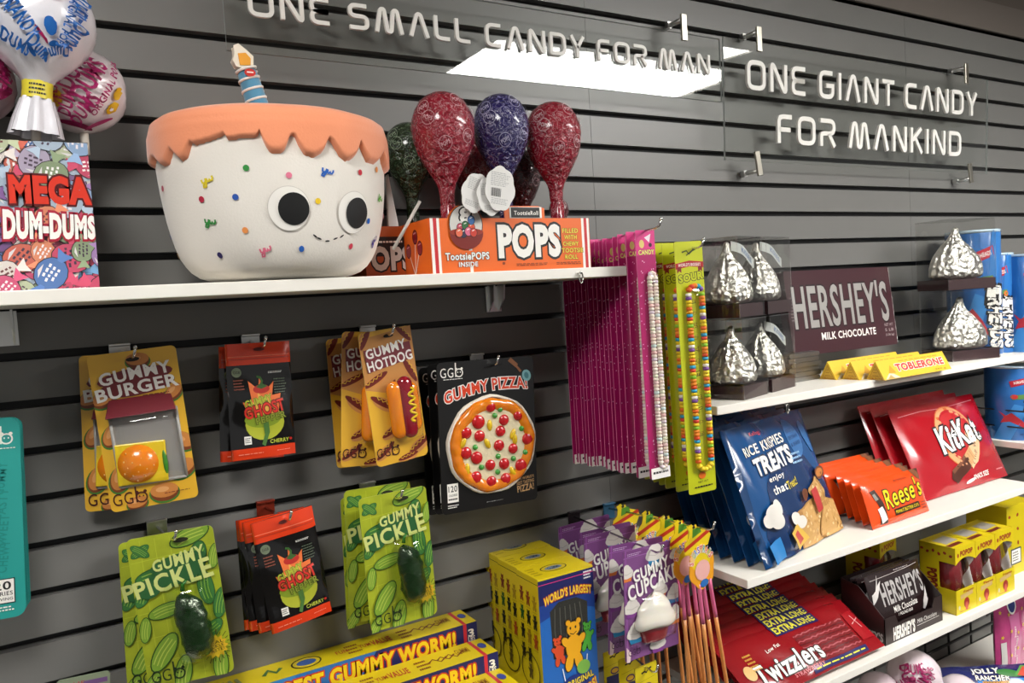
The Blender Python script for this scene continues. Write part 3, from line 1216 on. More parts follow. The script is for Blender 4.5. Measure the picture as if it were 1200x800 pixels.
def make_pickle(label):
    w, h = .133, .252
    t = thing('gummy_pickle_pack', label, 'candy pack', 'gummy pickle packs')
    mb = MB()
    mb.plate(w, h, .0016, .009, M('a9b52c', .3, coat=.5, var=.12, vs=30), M('c3cc6a', .4))
    A = Art(w, h, front(-.0008))
    lg = M('bcc63c', .3)
    for k in range(5):
        A.line([(.02, .16+.17*k), (.98, .13+.17*k)], .0009, lg)
        A.line([(.15+.17*k, .02), (.15+.17*k, .98)], .0009, lg)
    for u, v, s, r, d in ((.14, .09, .7, 30, 1), (.14, .09, .7, -40, 1), (.72, .045, 1.4, 18, 0), (.3, .27, 1.5, 5, 1), (.75, .22, 1.5, 70, 1), (.12, .36, 1.1, 60, 1), (.82, .40, 1.25, 95, 1), (.33, .50, 1.2, 12, 0), (.96, .52, 1.1, 75, 1), (.24, .77, 1.5, 55, 0), (.78, .70, 1.2, 40, 1), (.86, .93, 1.2, 85, 0), (.42, .93, 1.3, 75, 0), (.07, .6, .9, 80, 0), (.05, .97, 1, 60, 0), (.97, .2, .9, 75, 0)):
        printed_pickle(A, u, v, s, r, d)
    dg = M('2f6236', .3)
    A.ell(.55, .20, w*.33, h*.055, dg, 8)
    A.ell(.45, .29, w*.40, h*.062, dg, 10)
    A.ell(.18, .34, w*.14, h*.06, dg, 10)
    yl = M('d3da84', .35)
    A.text('GUMMY', .56, .178, .60, .080, yl, rot=8, bold=.03, shear=.1, grow=.25)
    A.text('PICKLE', .47, .300, .90, .115, yl, rot=9, bold=.03, grow=.2)
    br = M('3d3a12', .4)
    cx, cz = .83, .80
    for k in range(22):
        a = 2*PI*k/22
        A.line([(cx+.15*math.cos(a), cz+.079*math.sin(a)), (cx+(.19+.03*(k % 2))*math.cos(a), cz+(.10+.016*(k % 2))*math.sin(a))], .0011, br)
    A.star(cx, cz, w*.155, w*.115, M('e0b52c', .35), 13)
    for k, s in enumerate(('REAL', 'PICKLE', 'TASTE!')):
        A.text(s, cx, cz-.026+.026*k, .2, .02, br, rot=8, bold=.01)
    ggb(A, .27, .915, .36, M('20341a', .4))
    A.ell(.62, .055, .012, .004, M('23260f', .6))
    A.put(mb)
    mb.build('backing_card', t)
    mb = MB()
    rnd = random.Random(5)
    bumps = [(rnd.uniform(0, 2*PI), rnd.uniform(-.9, .9)) for _ in range(44)]

    def shp(a, r, z):
        b_ = 0
        for q, zz in bumps:
            da = abs((a-q+PI) % (2*PI)-PI)
            b_ += .0034*math.exp(-(da*da*14+(z-zz)**2*90))
        bend = .006*(1-z*z)
        rr = .0235*r+b_
        return (.012+bend+rr*math.cos(a)+z*-.006, -.014+rr*.72*math.sin(a), -.030+z*.058)
    pr = [(max(1e-3, (1-abs(z)**2.6)**.5*(1-.14*z)), z) for z in [-1+2*k/22 for k in range(23)]]
    mb.lathe(pr, M('0a2c0b', .1, coat=1, bump=.9, bs=90), 26, shp)
    mb.build('pickle', t)
    mb = MB()
    mb.tube([(.008, -.012, .030), (.010, -.012, .040), (.016, -.011, .046)], [.004, .003, .002], M('2a6a22', .25), 8)
    mb.build('stem', t)
    mb = MB()

    def bl(a, b_):
        x, z = -1+2*a, -1+2*b_
        q = max(0, 1-x*x)**.35*max(0, 1-z**4)**.4
        return (.017+.035*x-.005*z, -.001-.034*q, -.026+.072*z)
    mb.grid(14, 16, bl, clear('clear_pickle_blister', 1.1, .06, 'f6fbf0', bump=.3, bs=50))
    mb.build('blister', t)
    return t


pl = make_pickle('gummy pickle pack in front on the lower left hook, cut by the bottom edge')
hang(pl, .133, (147, 635), (175, 806), -.062, rad(-16)[0])
q = dup(pl, 'gummy pickle pack behind the front one on the lower left hook')
hang(q, .133, (138.5, 641), (149.5, 808), -.028, rad(-6)[0])
pc = dup(pl, 'gummy pickle pack in front on the hook under the hot dogs, whole pickle in view')
hang(pc, .133, (419.7, 586), (435, 740), -.090, rad(-2)[0])
q = dup(pl, 'gummy pickle pack second on the hook under the hot dogs, shaded left part showing')
hang(q, .133, (403, 583), (409.5, 724), -.054, 0)
q = dup(pl, 'gummy pickle pack at the back of the hook under the hot dogs, thin leftmost edge')
hang(q, .133, (399.5, 598), (406, 722), -.018, 0)
hook(.131, G0-11*PITCH, hole(pl, .252)+Vector((.004, -.004, .002)), 'peg hook holding the lower left gummy pickle packs')
hook(.509, G0-11*PITCH, hole(pc, .252)+Vector((.006, -.006, .002)), 'peg hook holding the gummy pickle packs under the hot dogs')

# ---- sliver of a card in the lower left corner
a = at(60, 799, -.03)
b_ = at(123, 786, -.03)
t = thing('hanging_candy_card', 'grey green printed card top peeking over the bottom left edge', 'candy pack', None, ((a+b_)/2+Vector((0, 0, -.11))))
ang = -math.atan2(b_.z-a.z, b_.x-a.x)
t.rotation_euler = (0, ang, 0)
mb = MB()
L = (b_-a).length
mb.plate(L, .22, .003, .006, M('7f8a72', .35))
A = Art(L, .22, front(-.0015))
A.text('SOUR', .3, .05, .5, .03, M('a33b40', .4))
A.rect(.5, .04, .95, .075, M('6a4a7c', .4))
A.rect(.1, .09, .9, .2, M('8a9a4a', .4))
A.put(mb)
mb.build('backing_card', t)

# ================================================================== top shelf
ZT = 1.598

# ---- cake plush
pc0 = at(326, 240, -.160)
PX, PY = pc0.x, -.160
RX, RY, PH = .180, .150, .236
plush = thing('cake_plush', 'big round white birthday cake plush with orange frosting, smiling face and blue candle', 'plush toy', None, (PX, PY, ZT))
PROF = [(.0, 0), (.45, .001), (.60, .004), (.71, .011), (.79, .022), (.855, .040), (.905, .065), (.945, .095), (.972, .130), (.99, .17), (1.0, .20), (.998, .225), (.98, .236), (.01, .24)]


def prof_r(z):
    for (r0, z0), (r1, z1) in zip(PROF, PROF[1:]):
        if z0 <= z <= z1:
            return r0+(r1-r0)*(z-z0)/max(z1-z0, 1e-6)
    return PROF[-1][0]


def puff(a, r, z):
    # soft seam bulges
    k = 1+.006*math.sin(5*a+1)+.004*math.sin(9*a+z*30)
    return (RX*r*k*math.cos(a), RY*r*k*math.sin(a), z)


mb = MB()
# resample smooth profile
zz = [0, .001, .003, .006, .011, .02, .03, .042, .06, .08, .10, .12, .14, .16, .18, .20, .22, .23, .236]
mb.lathe([(max(.002, prof_r(z)), z) for z in zz], M('e9e3d9', .85, sheen=.4, bump=.12, bs=300), 72, puff, cap=True)
body_mb = mb

BND = [(150, 205), (170, 203), (175, 202), (178, 186), (182, 186), (186, 194), (194, 192), (199, 176), (203, 180), (210, 188), (216, 184), (222, 167), (226, 169), (258, 159), (262, 155), (265, 162), (300, 160), (304, 153), (308, 164), (314, 175), (324, 180), (334, 175), (341, 158), (346, 158), (350, 168), (358, 180), (370, 184), (380, 178), (386, 160), (392, 168), (400, 182), (408, 188), (418, 184), (423, 165), (427, 176), (433, 190), (442, 192), (447, 185), (449, 178), (451, 192), (455, 203), (460, 204), (480, 205)]


def bnd(x):
    for (xa, ya), (xb, yb) in zip(BND, BND[1:]):
        if xa <= x <= xb:
            return ya+(yb-ya)*(x-xa)/(xb-xa)
    return 203


def on_body(a, z, off=0):
    x, y, _ = puff(a, prof_r(z), z)
    n = Vector((math.cos(a)/RX, math.sin(a)/RY, 0)).normalized()
    return Vector((x, y, z))+n*off


FROST = M('f0956a', .8, sheen=.5, bump=.12, bs=300)
NA = 300
vs, fs = [], []
rows = 14
for k in range(NA):
    a = 2*PI*k/NA
    if -math.sin(a) > -.35:
        L = .10
        for q in range(1, 60):
            z = .232-q*.0022
            p = on_body(a, z, .007)
            x, y = prj(p+Vector((PX, PY, ZT)))
            if y > bnd(x):
                L = PH-z
                break
        L = max(L, .022)
    else:
        L = .05+.02*math.sin(9*a)
    for j in range(rows+1):
        t = j/rows
        if j == rows:
            vs.append(tuple(on_body(a, PH-L, -.001)))
        else:
            z = PH-L*t
            o = .009*min(1, (1-t)*5+.3)
            vs.append(tuple(on_body(a, min(z, .235), o)+Vector((0, 0, z-min(z, .235)))))
for k in range(NA):
    k2 = (k+1) % NA
    for j in range(rows):
        fs.append((k*(rows+1)+j, k2*(rows+1)+j, k2*(rows+1)+j+1, k*(rows+1)+j+1))
n0 = len(vs)
DOME = [(.985, .0085), (.94, .0145), (.86, .0195), (.72, .025), (.5, .031), (.25, .034), (.02, .035)]
for j, (q, dz) in enumerate(DOME):
    for k in range(NA):
        a = 2*PI*k/NA
        e = on_body(a, .234, .009)
        vs.append((e.x*q, e.y*q, PH+dz))
for k in range(NA):
    k2 = (k+1) % NA
    fs.append((k*(rows+1), n0+k, n0+k2, k2*(rows+1)))
    for j in range(len(DOME)-1):
        fs.append((n0+j*NA+k, n0+(j+1)*NA+k, n0+(j+1)*NA+k2, n0+j*NA+k2))
fs.append(tuple(n0+(len(DOME)-1)*NA+k for k in range(NA)))
mb = MB()
mb.add(vs, fs, FROST, True)
mb.build('frosting', plush)

# look-up from a place on the front of the body to its angle and height
TAB = []
for i in range(241):
    a = -PI-.1+(PI+.2)*i/240
    for j in range(64):
        z = .003+.23*j/63
        p = on_body(a, z)+Vector((PX, PY, ZT))
        v = CAMPOS-p
        n = Vector((math.cos(a)/RX, math.sin(a)/RY, 0))
        if n.dot(v) > 0:
            TAB.append((*prj(p), a, z))


def spot(x, y):
    b_ = min(TAB, key=lambda t_: (t_[0]-x)**2+(t_[1]-y)**2)
    return b_[2], b_[3]


def body_fm(a0, z0, lift=.0012):
    s0 = math.hypot(RX*math.sin(a0), RY*math.cos(a0))
    return lambda x, z, l: tuple(on_body(a0+x/s0, max(.002, z0+z), lift+l))


def badge(x, y, make, name=None, lift=.0012):
    a0, z0 = spot(x, y)
    A = Art(.1, .1, body_fm(a0, z0, lift), .0003)
    make(A)
    mb = MB()
    A.put(mb, cut=.008)
    return mb


def eye(x, y, rw, rb, dx, sq=1):
    a0, z0 = spot(x, y)
    mb = MB()
    A = Art(.12, .12, body_fm(a0, z0, .0012), .0004)
    A.ell(.5, .5, rw*sq, rw, M('cfc9bf', .8), n=40)
    A.ell(.5, .5, (rw-.001)*sq, rw-.001, M('f2eee6', .6), n=40)
    A.put(mb, cut=.01)
    o = mb.build('eye', plush)
    mb = MB()
    A = Art(.12, .12, body_fm(a0, z0, .0028), .0004)
    A.ell(.5+dx, .505, rb*sq, rb, M('080808', .55), n=36)
    A.put(mb, cut=.01)
    mb.build('pupil', o)


eye(339, 243, .0325, .0235, .055)
eye(414, 248, .0325, .0235, .05)
mb = body_mb
for x, y in ((368.5, 277), (374.5, 280), (384, 281.5), (393, 279.5), (400, 275.5)):
    a0, z0 = spot(x, y)
    A = Art(.1, .1, body_fm(a0, z0), .0004)
    A.ell(.5, .5, .0045, .0013, INK, rot={368.5: -32, 374.5: -20, 384: 2, 393: 18, 400: 32}[x], n=10)
    A.put(mb)
for x, y, c in ((288.5, 196, '2f8a3a'), (338.5, 205.5, 'e07a94'), (421, 203, 'c22a3c'), (277, 229.5, '1f4fa8'), (236.5, 232.5, 'b0203c'), (191, 220, 'c06070'), (372, 236, 'e8c21c'), (286.5, 269, 'e8924a'), (202, 278.5, '1f3f88'), (258, 298.5, '2a1f5a'), (353, 293, '1f5fb8'), (411, 287.5, 'c8384c'), (431, 259.5, '1f5fb8'), (440.5, 199, 'e8924a'), (451, 254, 'd88a92'), (177, 227, '9a6a92'), (206, 302, 'd8a86a')):
    a0, z0 = spot(x, y)
    A = Art(.1, .1, body_fm(a0, z0), .0003)
    A.ell(.5, .5, .0046, .0046, M(c, .8), n=12)
    A.put(mb)
for x, y, c, r in ((243, 213, 'd8c21c', 14), (247, 261, '2f8a3a', -10), (384, 202.5, '1f5fb8', -12), (311, 292, 'e0708a', 12), (445, 232, '5aa83a', -20), (438, 281, '4a3a9a', 30)):
    a0, z0 = spot(x, y)
    A = Art(.1, .1, body_fm(a0, z0), .0003)
    cm = M(c, .8)
    y_ = [(-.8, .35), (-.75, -.1), (-.5, -.2), (-.25, .0), (-.2, .35), (-.25, -.3), (-.45, -.75), (-.8, -.7), (-.7, -.4), (-.3, -.2)]
    w_ = [(-.05, .3), (.0, -.15), (.2, -.2), (.38, .1), (.42, -.15), (.65, -.15), (.8, .15), (.75, .4)]
    c_, s_ = math.cos(math.radians(r)), math.sin(math.radians(r))
    for P in (y_, w_):
        A.line([(.5+.11*(px*c_-pz*s_), .5-.11*(px*s_+pz*c_)) for px, pz in P], .0029, cm)
    A.put(mb)
mb.build('body', plush)

# candle
cb = at(302, 124, PY)-Vector((PX, PY, ZT))
ct = at(288, 81, PY)-Vector((PX, PY, ZT))
mb = MB()
ax = (ct-cb)
pts = [cb-ax*.15+ax*1.15*k/10 for k in range(11)]
mb.tube(pts, [.0175, .0175, .0172, .017, .0168, .0165, .0162, .016, .0155, .0148, .0115], M('4f8fb0', .8, sheen=.4), 16)
cand = mb.build('candle', plush)
mb = MB()
e1 = ax.normalized()
e2 = e1.cross(Vector((0, -1, 0))).normalized()
e3 = e1.cross(e2)
for t0 in (.08, .36, .64, .9):
    pts = []
    for k in range(13):
        an = PI*.0+PI*2*k/12
        pts.append(cb+ax*(t0+.10*k/12)+(e2*math.cos(an)+e3*math.sin(an))*(.0168-.001*t0))
    mb.tube(pts, .0022, M('e9e5dc', .8), 6)
mb.build('stripe', cand)
fl = at(284, 71, PY)-Vector((PX, PY, ZT))
mb = MB()
out = [(-.012, -.012), (-.017, -.002), (-.013, .006), (-.014, .020), (-.006, .024), (.006, .015), (.016, .006), (.015, -.008), (.004, -.016)]
mb.prism([(fl.x+x, fl.z+z) for x, z in out], fl.y-.008, fl.y+.008, M('ebe3d2', .8))
flame = mb.build('flame', plush, .004)
mb = MB()
mb.prism([(fl.x+x, fl.z+z) for x, z in ((-.006, -.010), (-.008, .008), (.004, .010), (.011, .002), (.010, -.009))], fl.y-.0095, fl.y-.006, M('e8a02c', .7))
mb.build('flame_centre', flame)
mb = MB()
tg = at(293, 85, PY-.018)-Vector((PX, PY, ZT))
mb.prism([(tg.x+.0085*math.cos(k*PI/9), tg.z+.006*math.sin(k*PI/9)) for k in range(18)], tg.y-.001, tg.y+.001, M('c8352c', .4))
mb.prism([(tg.x+x, tg.z+z) for x, z in ((-.005, -.0008), (.005, -.0008), (.005, .0012), (-.005, .0012))], tg.y-.0014, tg.y-.001, PAPER)
mb.build('round_sticker', plush)
# hang tag on the right side
mb = MB()
h0, h1, h2_, h3_ = [at(x, y, -.10)-Vector((PX, PY, ZT)) for x, y in ((454, 204), (467, 268), (461, 283), (456, 280))]
for off, c in ((0, PAPER), (.008, M('d9d5cc', .5))):
    P = [h0, h1, h2_, h3_]
    mb.add([tuple(p+Vector((0, off, 0))) for p in P]+[tuple(p+Vector((.002, off+.0012, 0))) for p in P], [(0, 1, 2, 3), (7, 6, 5, 4), (0, 4, 5, 1), (1, 5, 6, 2), (2, 6, 7, 3), (3, 7, 4, 0)], c)
mb.build('hang_tag', plush)

# ---- giant round pops in printed wrappers
BULB = [(.06, 1.16), (.3, 1.13), (.52, 1.03), (.72, .86), (.87, .62), (.96, .34), (1.0, .05), (.985, -.22), (.93, -.5), (.83, -.78), (.70, -1.05), (.55, -1.30), (.42, -1.52), (.31, -1.72), (.25, -1.95)]


def big_pop(px, py, rpx, Y, base, label, zb, white='d8c4cc', amt=.5, tie=False, name='giant_lollipop'):
    c = at(px, py, Y)
    r = rpx*pxsize(c)
    t = thing(name, label, 'lollipop', 'giant lollipops in the orange box', (c.x, Y, zb))
    H = c.z-zb
    rnd = random.Random(int(px))
    ph = [rnd.uniform(0, 6) for _ in range(4)]

    def fx(a, q, z):
        k = 1+.015*math.sin(7*a+z*60+ph[0])+.012*math.sin(11*a-z*90+ph[1])+.006*math.sin(23*a+z*200+ph[2])
        return (r*q*k*math.cos(a), r*q*k*math.sin(a), H+r*z)
    mb = MB()
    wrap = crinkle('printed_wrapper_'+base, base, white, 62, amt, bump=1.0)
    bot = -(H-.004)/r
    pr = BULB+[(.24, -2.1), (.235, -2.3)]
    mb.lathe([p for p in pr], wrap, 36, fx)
    for k in range(6):
        a = -PI/2+(-1.1, .4, 1.0, -.4, .1, -.9)[k]
        z = (.55, -.35, .5, -.6, .75, .2)[k]
        mm = M(white, .3)
        A = Art(.05, .05, lambda x, zz_, l, a=a, z=z: (1.02*(r+.001+l)*math.sqrt(max(.01, 1-min(.99, abs(z+zz_/r)/1.25)**2.4))*math.cos(a+x/r), 1.02*(r+.001+l)*math.sqrt(max(.01, 1-min(.99, abs(z+zz_/r)/1.25)**2.4))*math.sin(a+x/r), H+r*z+zz_))
        ring = [(.5+.24*math.cos(q*PI/9), .5+.24*math.sin(q*PI/9)) for q in range(19)]
        A.line(ring, .0008, mm)
        A.text('POPS', .5, .5, .34, .14, mm, rot=(20, -15, 10, 25, 0, -20)[k], bold=.02)
        A.put(mb, cut=.012)
    mb.build('wrapper', t)
    mb = MB()
    mb.lathe([(.235*r, H-2.3*r), (.20*r, H-2.36*r), (.24*r, H-2.42*r), (.25*r, max(.05, H-3.4*r))], wrap, 20, lambda a, q, z: (q*(1+.12*math.sin(5*a+z*40))*math.cos(a), q*(1+.12*math.sin(5*a+z*40))*math.sin(a), z))
    mb.build('twisted_neck', t)
    mb = MB()
    mb.tube([(0, 0, .002), (0, 0, H-2.3*r)], .0055, M('e4ddd0', .6), 8)
    mb.build('stick', t)
    return t


big_pop(519, 152, 37, -.20, '8c1428', 'giant red lollipop at the front left of the orange box', ZT, 'd0a0a8', .55)
big_pop(587, 150, 33, -.185, '251f58', 'giant purple lollipop in the middle of the orange box', ZT, 'b8b4d0', .6)
big_pop(648, 159, 33, -.185, '90162a', 'giant red lollipop at the right end of the orange box', ZT, 'd4aab0', .55)
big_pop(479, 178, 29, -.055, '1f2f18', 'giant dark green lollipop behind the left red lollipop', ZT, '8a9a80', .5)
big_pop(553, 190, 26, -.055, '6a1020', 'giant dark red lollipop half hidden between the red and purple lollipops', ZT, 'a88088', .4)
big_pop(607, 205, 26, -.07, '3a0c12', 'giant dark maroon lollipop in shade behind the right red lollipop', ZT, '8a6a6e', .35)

# two more wrapped heads lying low in the box on the right
mb = MB()
c = at(655, 246, -.12)
mb.ball((0, 0, .024), .022, .018, .024, crinkle('low_pop_wrapper', '5a1420', 'c8b8b8', 30, .6), 18, 12)
mb.tube([(0, 0, .002), (0, 0, -.07)], .004, M('e4ddd0', .6), 6)
o = mb.build('lollipop')
o.location = (c.x, -.12, c.z-.024)
tag(o, 'small dark red lollipop peeking over the right end of the orange box', 'lollipop')

# ---- orange pop box
OR = M('e8681a', .4)
OW, OH, OD = .334, .094, .155
ob = thing('lollipop_box', 'bright orange open display box with big white lettering on the top shelf', 'candy box', None, (.7325, -.1675, ZT))
mb = MB()
T2 = .0025
for cx, cy, sx, sy in ((0, -OD/2, OW, T2), (0, OD/2, OW, T2), (-OW/2, 0, T2, OD), (OW/2, 0, T2, OD)):
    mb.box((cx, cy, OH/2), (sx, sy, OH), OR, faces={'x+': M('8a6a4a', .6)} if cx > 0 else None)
mb.box((0, 0, .0015), (OW, OD, .003), OR)
A = Art(OW, OH, lambda x, z, l: (x, -OD/2-T2/2-l, z+OH/2))
wr, rd = PAPER, M('c8232a', .4)
for u0 in (.002, .945):
    A.rect(u0, 0, u0+.052, 1, wr)
    A.rect(u0+.017, 0, u0+.037, 1, rd)
A.rect(.218, .88, .236, 1, wr)
A.rect(.217, .45, .235, .60, wr)
A.text('POPS', .595, .44, .385, .56, PAPER, bold=.055, out=INK, ow=.115)
for k, s in enumerate(('FILLED', 'WITH', 'CHEWY', 'TOOTSIE', 'ROLL')):
    A.text(s, .865 if k != 3 else .875, .25+.13*k, (.105, .085, .105, .145, .085)[k], .085, M('f0d23c', .4), bold=.03, out=M('4a3008', .5), ow=.07)
A.lines_of_print(.5, .86, .72, .92, 2, M('8a3a10', .5))
A.lines_of_print(.76, .86, .93, .92, 2, M('8a3a10', .5))
A.ell(.42, .855, .003, .0025, M('8a3a10', .5))
A.text('TootsiePOPS', .205, .70, .255, .13, PAPER, bold=.03, out=INK, ow=.07)
A.text('INSIDE', .207, .85, .11, .085, PAPER, bold=.03, out=M('4a1a08', .5), ow=.06)
A.put(mb)
# left side
A = Art(OD, OH, lambda x, z, l: (-OW/2-T2/2-l, -x, z+OH/2))
A.text('8', .16, .22, .12, .24, PAPER, bold=.05, out=INK, ow=.12)
for u, v in ((.62, .28), (.42, .52), (.74, .5)):
    A.line([(u, v), (.58, 1)], .002, PAPER)
    A.ell(u, v, .011, .013, INK)
    A.ell(u, v, .0095, .0115, M('8a1424', .3))
    A.line([(u-.04, v-.06), (u+.03, v-.08)], .002, M('d890a0', .3))
A.put(mb)
# printed crest rising above the front edge: bowl of pops and the black name plate
ux = lambda u: (u-.5)*OW
yf = -OD/2
crest = [(ux(.205)+.037*math.cos(q*PI/12), .078+.040*math.sin(q*PI/12)) for q in range(0, 13)]
mb.prism(crest, yf-.0013, yf+.0013, OR)
A = Art(OW, OH, lambda x, z, l: (x, yf-.0016-.0018-l, z+OH/2))
A.h = OH
for k in range(1):
    cx, cz = A._p(.205, .12)
    A._push([(cx+.033*math.cos(q*PI/16), cz+.035*math.sin(q*PI/16)) for q in range(32)], [tuple(range(32))], INK)
    A._push([(cx+.0315*math.cos(q*PI/16), cz+.0335*math.sin(q*PI/16)) for q in range(32)], [tuple(range(32))], M('c9c6c0', .4))
A_jobs = A.jobs
A.jobs = []
A.text('8', .205, -.05, .055, .24, PAPER, bold=.05, out=INK, ow=.12)
bo, bw = M('7a1e14', .35), M('98301c', .35)
A._push([(cx+.033*math.cos(PI+q*PI/12), cz-.013+.030*math.sin(PI+q*PI/12)) for q in range(13)], [tuple(range(13))], bo)
A._push([(cx+.033*math.cos(q*PI/10), cz-.013+.007*math.sin(q*PI/10)) for q in range(20)], [tuple(range(20))], bw)
for u, v, c in ((.17, .18, 'c0405a'), (.20, .14, '2f6a3a'), (.235, .17, 'd8502a'), (.185, .28, '2a2a4a'), (.215, .25, 'd86a8a'), (.245, .27, 'c83a2a'), (.235, .04, '3a6aa8'), (.16, .27, 'e06a4a')):
    A.ell(u, v, .0075, .0085, INK, n=12)
    A.ell(u, v, .0065, .0075, M(c, .35), n=12)
    A.line([(u-.008, v-.03), (u+.006, v-.05)], .0014, PAPER)
for vs_, fs_, m_, l_ in A_jobs+A.jobs:
    mb.add([A.fm(x, z, l_) for x, z in vs_], fs_, m_)
plate = [(ux(.445), .093), (ux(.70), .093), (ux(.70), .112), (ux(.66), .116), (ux(.49), .116), (ux(.445), .112)]
mb.prism(plate, yf-.0013, yf+.0013, OR)
mb.prism([(ux(a), z) for a, z in ((.475, .094), (.68, .094), (.68, .114), (.475, .114))], yf-.0022, yf-.0014, PAPER)
mb.prism([(ux(a), z) for a, z in ((.485, .095), (.665, .095), (.665, .113), (.485, .113))], yf-.0030, yf-.0022, INK)
vs_, fs_ = glyphs('TootsieRoll', .02)
xa, xb = min(v[0] for v in vs_), max(v[0] for v in vs_)
mb.add([(ux(.5)+(v[0]-xa)/(xb-xa)*OW*.155, yf-.0034, .0995+v[1]*.0105) for v in vs_], fs_, PAPER)
mb.build('printed_carton', ob)

# paper tags hanging from the pops
for k, (px, py, s, r) in enumerate(((557, 226, 1.0, 20), (574, 230, .95, -5), (586, 221, 1.12, 8))):
    c = at(px, py, -.262-.006*k)
    t = thing('price_tag', ('white cloud shaped paper tag, left of the three on the pops', 'white cloud shaped paper tag, middle of the three on the pops', 'white cloud shaped paper tag with bar code, right of the three on the pops')[k], 'tag', 'cloud shaped paper tags', c, rad(0, r, 0))
    mb = MB()
    out = []
    for q in range(40):
        a = 2*PI*q/40
        rr = .031*s*(1+.10*abs(math.sin(3.5*a+k)))
        out.append((rr*.8*math.cos(a), rr*1.05*math.sin(a)))
    mb.prism(out, -.0008, .0008, M('dcdad6', .6))
    A = Art(.05*s, .06*s, front(-.0008))
    A.lines_of_print(.15, .08, .85, .45, 8, M('a9a8a6', .6))
    A.lines_of_print(.2, .75, .8, .92, 4, M('a9a8a6', .6))
    if k == 2:
        for q in range(14):
            A.rect(.18+q*.025, .5, .18+q*.025+(.016 if q % 3 else .008), .72, M('4a4a4a', .6))
    A.put(mb)
    mb.build('paper', t)
    mb = MB()
    mb.tube([(0, .002, .028*s), (-.004, .008, .036*s)], .0008, M('3a3a3a', .6), 5)
    mb.build('string', t)

# ---- second pop box lying behind, between plush and orange box
bb = thing('lollipop_box', 'dark orange lollipop box behind, between the plush and the bright orange box', 'candy box', None, (.585-.06, -.075, ZT))
mb = MB()
mb.box((0, 0, .046), (.075, .13, .092), M('c2561a', .45), faces={'y-': M('1a1412', .4)})
A = Art(.075, .092, lambda x, z, l: (x, -.065-l, z+.046))
A.rect(0, .58, 1, 1, M('b04a16', .4))
A.rect(0, 0, 1, .2, M('c25a20', .4))
A.text('POPS', .52, .62, 1.3, .42, M('cfc9c2', .4), bold=.05, out=INK, ow=.11)
A.lines_of_print(.3, .26, .95, .34, 1, PAPER, False)
A.put(mb)
mb.build('printed_carton', bb)
st = MB()
a, b_ = at(492, 236, -.215), at(461, 292, -.215)
st.tube([a, b_], .003, M('b9b4ac', .5), 8)
tag(st.build('lollipop_stick'), 'thin grey lollipop stick leaning between the plush and the orange box', 'stick')

# ---- box of big pops at the left end
MW, MH, MD = .27, .205, .13
mg = thing('lollipop_box', 'tall box at the left end printed with wrapped pops and red MEGA lettering', 'candy box', None, (.067-MW/2, -.19+MD/2, ZT))
mb = MB()
mb.box((0, 0, MH/2), (MW, MD, MH), M('5a4a4a', .3, coat=.5))
A = Art(MW, MH, lambda x, z, l: (x, -MD/2-l, z+MH/2), .000015)
rnd = random.Random(11)
cols = ['8fa8c8', '6f9ac0', 'b0a4b8', '9a7aa8', 'c86a5a', 'b8c0a0', '8a9a7a', 'd8cfc8', 'c85a7a', '7a5a8a', 'd88a6a', 'a8b8c8', '5a7ab0', 'b8a89a', 'c0506a']
places = [(.52+.5*(i+rnd.uniform(-.3, .3))/8, (j+rnd.uniform(-.3, .3))/8) for i in range(9) for j in range(9)]
rnd.shuffle(places)
for u, v in places:
    r = rnd.uniform(.016, .024)
    rot = rnd.uniform(0, 180)
    c = rnd.choice(cols)
    A.ell(u, v, r*1.05, r*.9, M('2f2629', .4), rot, 14)
    A.ell(u, v, r, r*.85, M(c, .25, coat=.6), rot, 14)
    dk = M(rnd.choice(['f0ece8', '4a3a4a', 'e8e0e0', '6a3a3a']), .3)
    th = math.radians(rnd.uniform(0, 180))
    co, si = math.cos(th), math.sin(th)
    W2 = lambda x, z: (u+r*(x*co-z*si)/MW, v-r*(x*si+z*co)/MH)
    tw = M('%02x%02x%02x' % tuple(min(255, int(int(c[i:i+2], 16)*1.12)) for i in (0, 2, 4)), .2, coat=.7)
    for sgn in (-1, 1):
        A.poly([W2(sgn*.85, -.12), W2(sgn*1.5, -.5), W2(sgn*1.42, 0), W2(sgn*1.55, .5), W2(sgn*.85, .12)], tw)
    A.poly([W2(-.6, .42), W2(-.2, .68), W2(.3, .62), W2(-.15, .50)], M('d8d4d4', .2))
    for q in (-1, 0, 1):
        x = -.55+.2*abs(q)
        while x < .5:
            L = rnd.uniform(.12, .3)
            A.line([W2(x, q*.27), W2(min(x+L, .6), q*.27+.04)], r*.13, dk)
            A.lay -= 1
            x += L+.1
    A.lay += 1
A.text('MEGA', .815, .325, .345, .165, M('d83a28', .25, coat=.4), rot=-1, bold=.06, out=M('5a0c10', .35), ow=.125)
A.text('DUM-DUMS', .80, .565, .40, .155, PAPER, rot=-3, bold=.06, out=M('a82038', .35), ow=.14, grow=-.2)
A.put(mb)
mb.build('printed_carton', mg)
mb = MB()
mb.box((0, 0, MH+.001), (MW+.002, MD+.002, .002), clear('clear_box_lid', 2.0, .1))
mb.build('clear_lid', mg)


